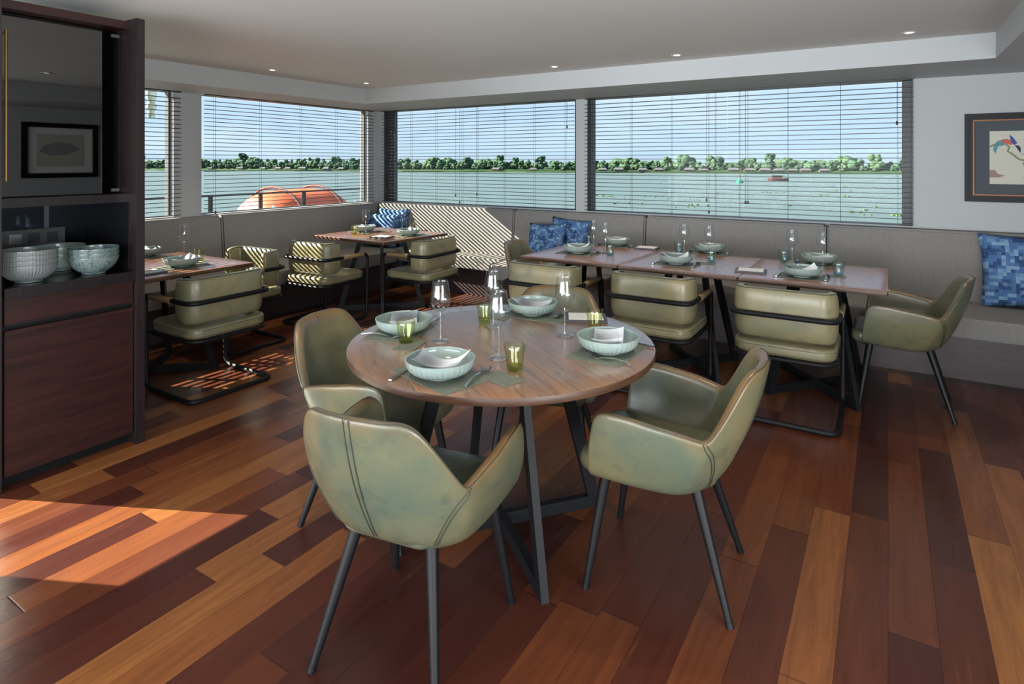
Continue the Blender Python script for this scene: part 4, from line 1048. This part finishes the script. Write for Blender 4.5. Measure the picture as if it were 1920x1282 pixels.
# ------------------------------------------------------------------ framed prints
def picture(w, h, loc, rz, label, birds=True):
    r = thing('framed_print', label, 'picture', loc, rz)       # local: faces -y, wall at y=0
    def fr(a, b, y0, y1, nm, mat, bev=0.004):
        bm = boxes([(-w / 2 + a, w / 2 - a, -y1, -y0, h / 2 - b, h / 2 - a), (-w / 2 + a, w / 2 - a, -y1, -y0, -h / 2 + a, -h / 2 + b),
                    (-w / 2 + a, -w / 2 + b, -y1, -y0, -h / 2 + b, h / 2 - b), (w / 2 - b, w / 2 - a, -y1, -y0, -h / 2 + b, h / 2 - b)])
        return finish(nm, bm, mat, r, smooth=False)
    fr(0, 0.032, 0.002, 0.022, 'frame', M['frame_black']); fr(0.026, 0.048, 0.002, 0.034, 'inner_frame', M['frame_black']); fr(0.048, 0.058, 0.002, 0.026, 'copper_fillet', M['frame_copper'])
    bx('mat_board', (-w / 2 + 0.055, w / 2 - 0.055, -0.008, -0.003, -h / 2 + 0.055, h / 2 - 0.055), M['matboard'], r)
    pw, ph = w - 0.30, h - 0.27
    pr = bx('print', (-pw / 2, pw / 2, -0.0105, -0.008, -ph / 2, ph / 2), M['print'], r)
    def poly(pts, mat, nm, y=-0.0112):
        bm = bmesh.new(); a = [bm.verts.new((x, y, z)) for x, z in pts]; b = [bm.verts.new((x, y + 0.0008, z)) for x, z in pts]
        bm.faces.new(a); bm.faces.new(b)
        for i in range(len(a)): j = (i + 1) % len(a); bm.faces.new((a[i], a[j], b[j], b[i]))
        finish(nm, bm, mat, pr, smooth=False)
    def stroke(pts, wd, mat, nm):
        bm = bmesh.new(); tube(bm, [(x, -0.0106, z) for x, z in pts], wd, 6, flat=1.0)
        for v in bm.verts: v.co.y = -0.0108 + (v.co.y + 0.0106) * 0.1
        finish(nm, bm, mat, pr)
    blue, teal_, red, green, brown = [mat_plain(n, hexc(*c), 0.8) for n, c in (('print_blue', (62, 82, 150)), ('print_teal', (86, 144, 156)), ('print_red', (196, 96, 88)), ('print_green', (122, 132, 96)), ('print_brown', (150, 126, 118)))]
    if birds:
        X0 = -pw / 2; Z1 = ph / 2
        P = lambda u, v: (X0 + u, Z1 - v)
        stroke([P(0.0, 0.115), P(0.03, 0.10), P(0.09, 0.09), P(0.115, 0.12), P(0.105, 0.15), P(0.125, 0.165), P(0.15, 0.19), P(0.17, 0.21), P(0.20, 0.218), P(0.28, 0.212), P(0.36, 0.235), P(0.45, 0.21)], 0.006, green, 'branch')
        poly([P(0.02, 0.14), P(0.025, 0.10), P(0.045, 0.075), P(0.08, 0.06), P(0.115, 0.065), P(0.135, 0.09), P(0.10, 0.10), P(0.05, 0.115), P(0.035, 0.17)], teal_, 'bird_wing')
        poly([P(0.06, 0.07), P(0.10, 0.06), P(0.13, 0.07), P(0.145, 0.095), P(0.12, 0.105), P(0.09, 0.09)], red, 'bird_body', -0.0118)
        poly([P(0.115, 0.025), P(0.14, 0.055), P(0.16, 0.09), P(0.145, 0.105), P(0.125, 0.085)], blue, 'bird_tail', -0.0122)
        poly([P(0.145, 0.105), P(0.17, 0.11), P(0.18, 0.13), P(0.178, 0.165), P(0.165, 0.14)], mat_plain('print_dark', hexc(40, 48, 66), 0.8), 'bird_head', -0.0122)
        poly([P(0.215, 0.165), P(0.24, 0.155), P(0.262, 0.18), P(0.268, 0.215), P(0.235, 0.225), P(0.20, 0.26), P(0.19, 0.245), P(0.205, 0.205)], teal_, 'second_bird')
        poly([P(0.175, 0.178), P(0.24, 0.148), P(0.25, 0.162), P(0.215, 0.172)], red, 'second_bird_beak', -0.0118)
        poly([P(0.0, 0.29), P(0.03, 0.29), P(0.05, 0.32), P(0.09, 0.33), P(0.06, 0.345), P(0.0, 0.345)], brown, 'ground_patch')
        poly([P(0.18, 0.345), P(0.24, 0.335), P(0.30, 0.315), P(0.42, 0.33), P(0.42, 0.35), P(0.24, 0.352)], brown, 'ground_patch')
    else:
        poly([(-0.20, 0.02), (-0.10, 0.09), (0.05, 0.10), (0.18, 0.06), (0.22, -0.02), (0.10, -0.06), (-0.08, -0.05)], mat_plain('print_grey', hexc(150, 152, 150), 0.8), 'landscape_shape')
    return r
picture(0.86, 0.665, (0.925, YB, 1.508), 0, 'black framed print of blue birds on a branch beside the wide window')
M['matboard'] = mat_plain('pale_mat_board', hexc(226, 230, 230), 0.8)
picture(0.80, 0.665, (XR, 3.3, 1.62), -pi / 2, 'black framed landscape print seen as a reflection in the cabinet glass', False)

# ------------------------------------------------------------------ downlights
DL = [(-4.66, 3.40, 'ceiling downlight nearest the cabinet, above the left window bench'), (-4.61, 4.49, 'ceiling downlight tucked into the room corner'),
      (-2.44, 4.58, 'ceiling downlight above the cushion end of the long row'), (-1.38, 4.59, 'ceiling downlight above the middle of the long row'),
      (0.114, 4.58, 'ceiling downlight above the armchair end of the long row'), (-1.6, 1.2, None), (-0.4, 2.4, None)]
first = None
for x, y, lab in DL:
    lab = lab or ('ceiling downlight out over the round table' if x < -1 else 'ceiling downlight between the round table and the long row')
    if first is None:
        r = thing('downlight', lab, 'light', (x, y, ZC), 0, 'recessed ceiling downlights')
        bm = bmesh.new(); lathe(bm, [(0.024, -0.0005), (0.045, -0.0005), (0.046, -0.003), (0.043, -0.006), (0.030, -0.005), (0.024, -0.0005)], 28); finish('trim_ring', bm, M['lamp_trim'], r)
        bm = bmesh.new(); lathe(bm, [(0, -0.002), (0.024, -0.002), (0.024, -0.0005), (0, -0.0005)], 20); finish('lamp', bm, M['glow'], r)
        first = r
    else: r = dup(first, (x, y, ZC), 0, lab)
    light('downlight_beam', 'SPOT', (x, y, ZC - 0.02), (0, 0, -1), 34, (1.0, 0.86, 0.70), spot_size=radians(100), spot_blend=0.8, shadow_soft_size=0.03)

# ------------------------------------------------------------------ outside: river, bank, boats
ZW = -7.0
def far(px, d, z=ZW):
    l = (px - CX) / FPX; return Vector((d * (-S_ + C_ * l), d * (C_ + S_ * l), z))
struct('river', boxes([(-2500, 2500, -2500, 2500, ZW - 1, ZW)]), M['river'])
A, B = Vector((-617, 365, ZW)), Vector((8.5, 517, ZW)); dAB = (B - A).normalized(); nAB = Vector((-dAB.y, dAB.x, 0))
bm = bmesh.new(); rings = []
for k in range(121):
    s = -700 + k * 20; w = 2.5 * sin(k * 0.9) + 1.5 * sin(k * 2.1)
    p = A + dAB * s + nAB * w
    rings.append([p + Vector((0, 0, -0.5)), p + Vector((0, 0, 0.9)), p + nAB * 6 + Vector((0, 0, 1.7)), p + nAB * 400 + Vector((0, 0, 3.0))])
ringmesh(bm, rings, closed=False, cap=False); struct('far_bank', bm, M['bank'])
def blob(seed, sx, sz, n=5, conical=False):
    rnd = random.Random(seed); bm = bmesh.new()
    for k in range(n):
        r = rnd.uniform(0.26, 0.5) * sx; a = rnd.uniform(0, 6.28); d = rnd.uniform(0.2, 0.8) * sx; z = rnd.uniform(0.22, 0.95) * sz
        if k == 0: d, z, r = 0, sz * 0.5, sx * 0.62
        g = bmesh.ops.create_icosphere(bm, subdivisions=3, radius=r)
        for v in g['verts']:
            q = v.co.copy(); f = 1 + 0.16 * sin(q.x * 3.1 + seed) * cos(q.y * 2.7 + k) + 0.12 * sin(q.z * 4.3 + k * 2)
            f += rnd.uniform(-0.14, 0.14)
            v.co = q * f; v.co.z *= 0.8; v.co += Vector((d * cos(a), d * sin(a), z))
    return bm
trunk = mat_plain('far_tree_trunk', hexc(96, 84, 70), 0.9)
GT = 'trees lining the far river bank'
kinds = []
for kk, (sx, sz, n) in enumerate(((5.0, 8.6, 14), (4.0, 11.5, 14), (6.5, 7.4, 18), (3.0, 7.0, 11))):
    r = thing('bank_tree', 'leafy green tree on the far river bank', 'tree', (0, 0, 0), 0, GT)
    finish('crown', blob(kk + 3, sx, sz, n), M['tree'], r, angle=180)
    bm = bmesh.new(); tube(bm, [(0, 0, -0.5), (0.1, 0, sz * 0.5)], 0.35, 8, r2=0.2); finish('trunk', bm, trunk, r); kinds.append(r)
rnd = random.Random(12); used = [False] * 4; cnt = 0
for row, (off, smin, smax) in enumerate(((15, 0.5, 0.72), (34, 0.78, 1.05), (58, 1.0, 1.4))):
    s = -190.0 + row * 4
    while s < 740 and cnt < 299:
        k = rnd.choice((0, 0, 1, 2, 2, 3)); sc_ = rnd.uniform(smin, smax); rad = (6.4, 5.2, 8.2, 4.0)[k] * sc_
        gap = rnd.choice((0, 0, 0, 0, 6, 14)) if row == 0 else rnd.choice((0, 0, 0, 2))
        s += rad + gap * 0.7
        p = A + dAB * s + nAB * (off + rnd.uniform(-1.5, 1.5)); p.z = ZW + 1.6
        if not used[k]: o = kinds[k]; o.location = p; o.rotation_euler = (0, 0, rnd.uniform(0, 6)); used[k] = True
        else: o = dup(kinds[k], p, rnd.uniform(0, 6))
        o.scale = (sc_, sc_, sc_ * rnd.uniform(0.85, 1.2)); s += rad * 1.0; cnt += 1
bm = bmesh.new(); rings = []; rw = random.Random(9)
for k in range(420):
    p = A + dAB * (-220 + k * 2.7) + nAB * (80 + rw.uniform(-2, 2)); h = 9.0 + 2.2 * sin(k * 0.11) + 1.6 * sin(k * 0.37) + rw.uniform(-1.6, 1.6)
    rings.append([p, p - nAB * 4 + Vector((0, 0, h * 0.5)), p - nAB * 2.5 + Vector((0, 0, h * 0.85 + rw.uniform(-0.8, 0.8))), p + Vector((0, 0, h)), p + nAB * 5 + Vector((0, 0, h * 0.7)), p + nAB * 6])
ringmesh(bm, rings)
tag(finish('woods', bm, M['tree'], None, angle=180), 'continuous dark green woods behind the trees of the far bank', 'woods', kind='stuff')
# houses along the bank
def house(label):
    r = thing('riverside_house', label, 'house', (0, 0, 0), 0, 'low houses along the far bank')
    bx('wall', (-5.5, 5.5, -3, 3, 0, 2.4), M['housewall'], r)
    bm = bmesh.new(); v = [bm.verts.new(c) for c in ((-6.5, -4, 2.3), (6.5, -4, 2.3), (6.5, 4, 2.3), (-6.5, 4, 2.3), (-4, 0, 4.6), (4, 0, 4.6))]
    for f in ((0, 1, 5, 4), (1, 2, 5), (2, 3, 4, 5), (3, 0, 4), (0, 3, 2, 1)): bm.faces.new([v[i] for i in f])
    finish('roof', bm, M['roof'], r, smooth=False)
    dk = mat_plain('far_house_opening', hexc(60, 60, 64), 0.8) if 'far_house_opening' not in bpy.data.materials else bpy.data.materials['far_house_opening']
    for x in (-3.6, -0.6, 2.6): bx('window', (x, x + 1.3, -3.06, -3.0, 0.8, 1.9), dk, r)
    return r
hs = None; rz = math.atan2(dAB.y, dAB.x)
for px in (395, 452, 494, 522, 540, 568, 612, 640, 930, 1000, 1130, 1160, 1205, 1235, 1292, 1320, 1375, 1405, 1434, 1460, 1485, 1510, 1545):
    l = (px - CX) / FPX; dv = Vector((-S_ + C_ * l, C_ + S_ * l, 0)); den = dv.dot(nAB); d = A.xy.to_3d().dot(nAB) / den
    p = dv * (d + 5.0 / den); p.z = ZW + 1.2
    if hs is None: hs = house('low grey roofed house among trees on the far bank'); hs.location = p; hs.rotation_euler = (0, 0, rz); o = hs
    else: o = dup(hs, p, rz + rnd.uniform(-0.1, 0.1))
    sc_ = rnd.uniform(0.58, 0.74); o.scale = (sc_, sc_, sc_)
# river boat and buoy
p = far(1459, 8.47 * FPX / (339 - HY)); rb = thing('river_boat', 'small dark red boat crossing the wide river', 'boat', p, radians(10))
bm = bmesh.new(); rings = []
for k in range(9):
    x = -4.5 + k * 1.125; w = 1.3 * (1 - ((abs(x) / 5.0) ** 3)); h = 0.9 + 0.05 * x * x * 0.6
    rings.append([(x, -w, h), (x, -w * 0.6, 0), (x, w * 0.6, 0), (x, w, h)])
ringmesh(bm, rings); finish('hull', bm, M['red_hull'], rb)
bx('cabin', (-2.6, 1.8, -1.0, 1.0, 0.8, 2.4), M['red_hull'], rb); bx('canopy', (-3.2, 2.6, -1.25, 1.25, 2.4, 2.55), M['folder'], rb)
p = far(1387, 8.47 * FPX / (343 - HY)); bu = thing('channel_buoy', 'green floating buoy left of the red boat', 'buoy', p)
bm = bmesh.new(); lathe(bm, [(0, -0.3), (1.3, -0.3), (1.5, 0.4), (1.2, 0.9), (0.5, 1.3), (0.25, 2.4), (0, 2.5)], 20); finish('float', bm, M['green_buoy'], bu)
bm = bmesh.new(); lathe(bm, [(0, 2.5), (0.3, 2.5), (0.35, 3.1), (0, 3.3)], 12); finish('beacon', bm, mat_plain('beacon_red', hexc(200, 80, 70), 0.5), bu)
bm = bmesh.new(); rw = random.Random(4)
for k in range(34):
    px = rw.uniform(1110, 1700); py = rw.choice((342, 350, 358, 366, 372, 385, 400)) + rw.uniform(-5, 5)
    c = far(px, 8.47 * FPX / (py - HY), ZW); s_ = rw.uniform(0.12, 0.4)
    for j in range(rw.choice((1, 2, 3, 6))):
        q = c + Vector((rw.uniform(-3, 3), rw.uniform(-0.8, 0.8), 0)); ring = [q + Vector((s_ * 1.3 * cos(a), s_ * sin(a), 0.05)) for a in [2 * pi * i / 7 for i in range(7)]]
        ringmesh(bm, [ring, [v + Vector((0, 0, 0.2)) for v in ring]])
tag(finish('floating_water_plants', bm, M['weed'], None), 'patches of green water plants drifting on the river', 'plants', kind='stuff')

# orange rescue boat hanging outside the left window
ob = thing('rescue_boat', 'orange covered rescue boat outside the left window', 'boat', (-9.6, 7.52, 0.0), radians(90))
bm = bmesh.new(); rings = []
for k in range(21):
    t = k / 20; x = -1.10 + 2.20 * t; f = (1 - abs(2 * t - 1) ** 3.6) ** 0.5 if 0 < t < 1 else 0.03; f = max(f, 0.03)
    rings.append([Vector((x, 0.85 * f * cos(a) , 0.35 + 0.62 * f * sin(a))) for a in [2 * pi * i / 24 for i in range(24)]])
ringmesh(bm, rings); finish('hull', bm, M['orange'], ob, angle=60)
for xx in (-0.5, 0.45):
    bm = bmesh.new(); tube(bm, [(xx, 0.90 * cos(a), 0.35 + 0.67 * sin(a)) for a in [2 * pi * i / 28 for i in range(28)]], 0.025, 8, closed=True); finish('lashing_band', bm, M['red_hull'], ob)
bm = bmesh.new(); pts = [(-0.95 + 0.095 * k, -0.60 - 0.02 * (k % 5), 0.72 - 0.09 * abs(sin(k * 0.62))) for k in range(21)]; tube(bm, fillet(pts, 0.05), 0.02, 6); finish('grab_rope', bm, M['rope'], ob)
bx('cradle', (-0.9, 0.9, -0.35, 0.35, -0.75, -0.15), M['folder'], ob)
# outside deck and railing
struct('outer_deck', boxes([(-11.2, XL - T - 0.01, -6, 9.5, -0.82, -0.75)]), M['deck'])
rl = thing('deck_railing', 'slim dark railing with upright stays outside the left windows', 'railing', (-7.6, 3.0, -0.75))
bm = bmesh.new(); tube(bm, [(0, -5, 1.78), (0, 0.0, 1.78), (0, 4.5, 1.78)], 0.014, 8); finish('top_rail', bm, M['steel'], rl)
for yy in (-4.0, -2.6, -1.2, 0.2, 1.6, 2.35, 3.1):
    bm = bmesh.new(); tube(bm, [(0, yy, 0), (0, yy, 1.78)], 0.018 if yy < 1.5 else 0.03, 8); finish('post', bm, M['steel'], rl)
for z in (0.6, 1.1, 1.45):
    bm = bmesh.new(); tube(bm, [(0, -5, z), (0, 4.5, z)], 0.006, 6); finish('wire', bm, M['chrome'], rl)
# hanging ornament outside the first window
hg = thing('hanging_ornament', 'green and white stacked ornament hanging outside beside the cabinet', 'ornament', (-6.0, 3.04, 1.90))
bm = bmesh.new(); lathe(bm, [(0, 0), (0.03, 0.0), (0.035, 0.03), (0.025, 0.06), (0.045, 0.09), (0.04, 0.13), (0.025, 0.15), (0.04, 0.19), (0.045, 0.24), (0.03, 0.28), (0.035, 0.32), (0, 0.33)], 16); finish('beads', bm, M['celadon'], hg)
bm = bmesh.new(); tube(bm, [(0, 0, 0.32), (0, 0, 0.50)], 0.004, 6); finish('cord', bm, M['cord'], hg)
struct('trim_4', boxes([(-6.1, XL - T, -6, 5.86, 2.40, 2.46)]), M['deck'])
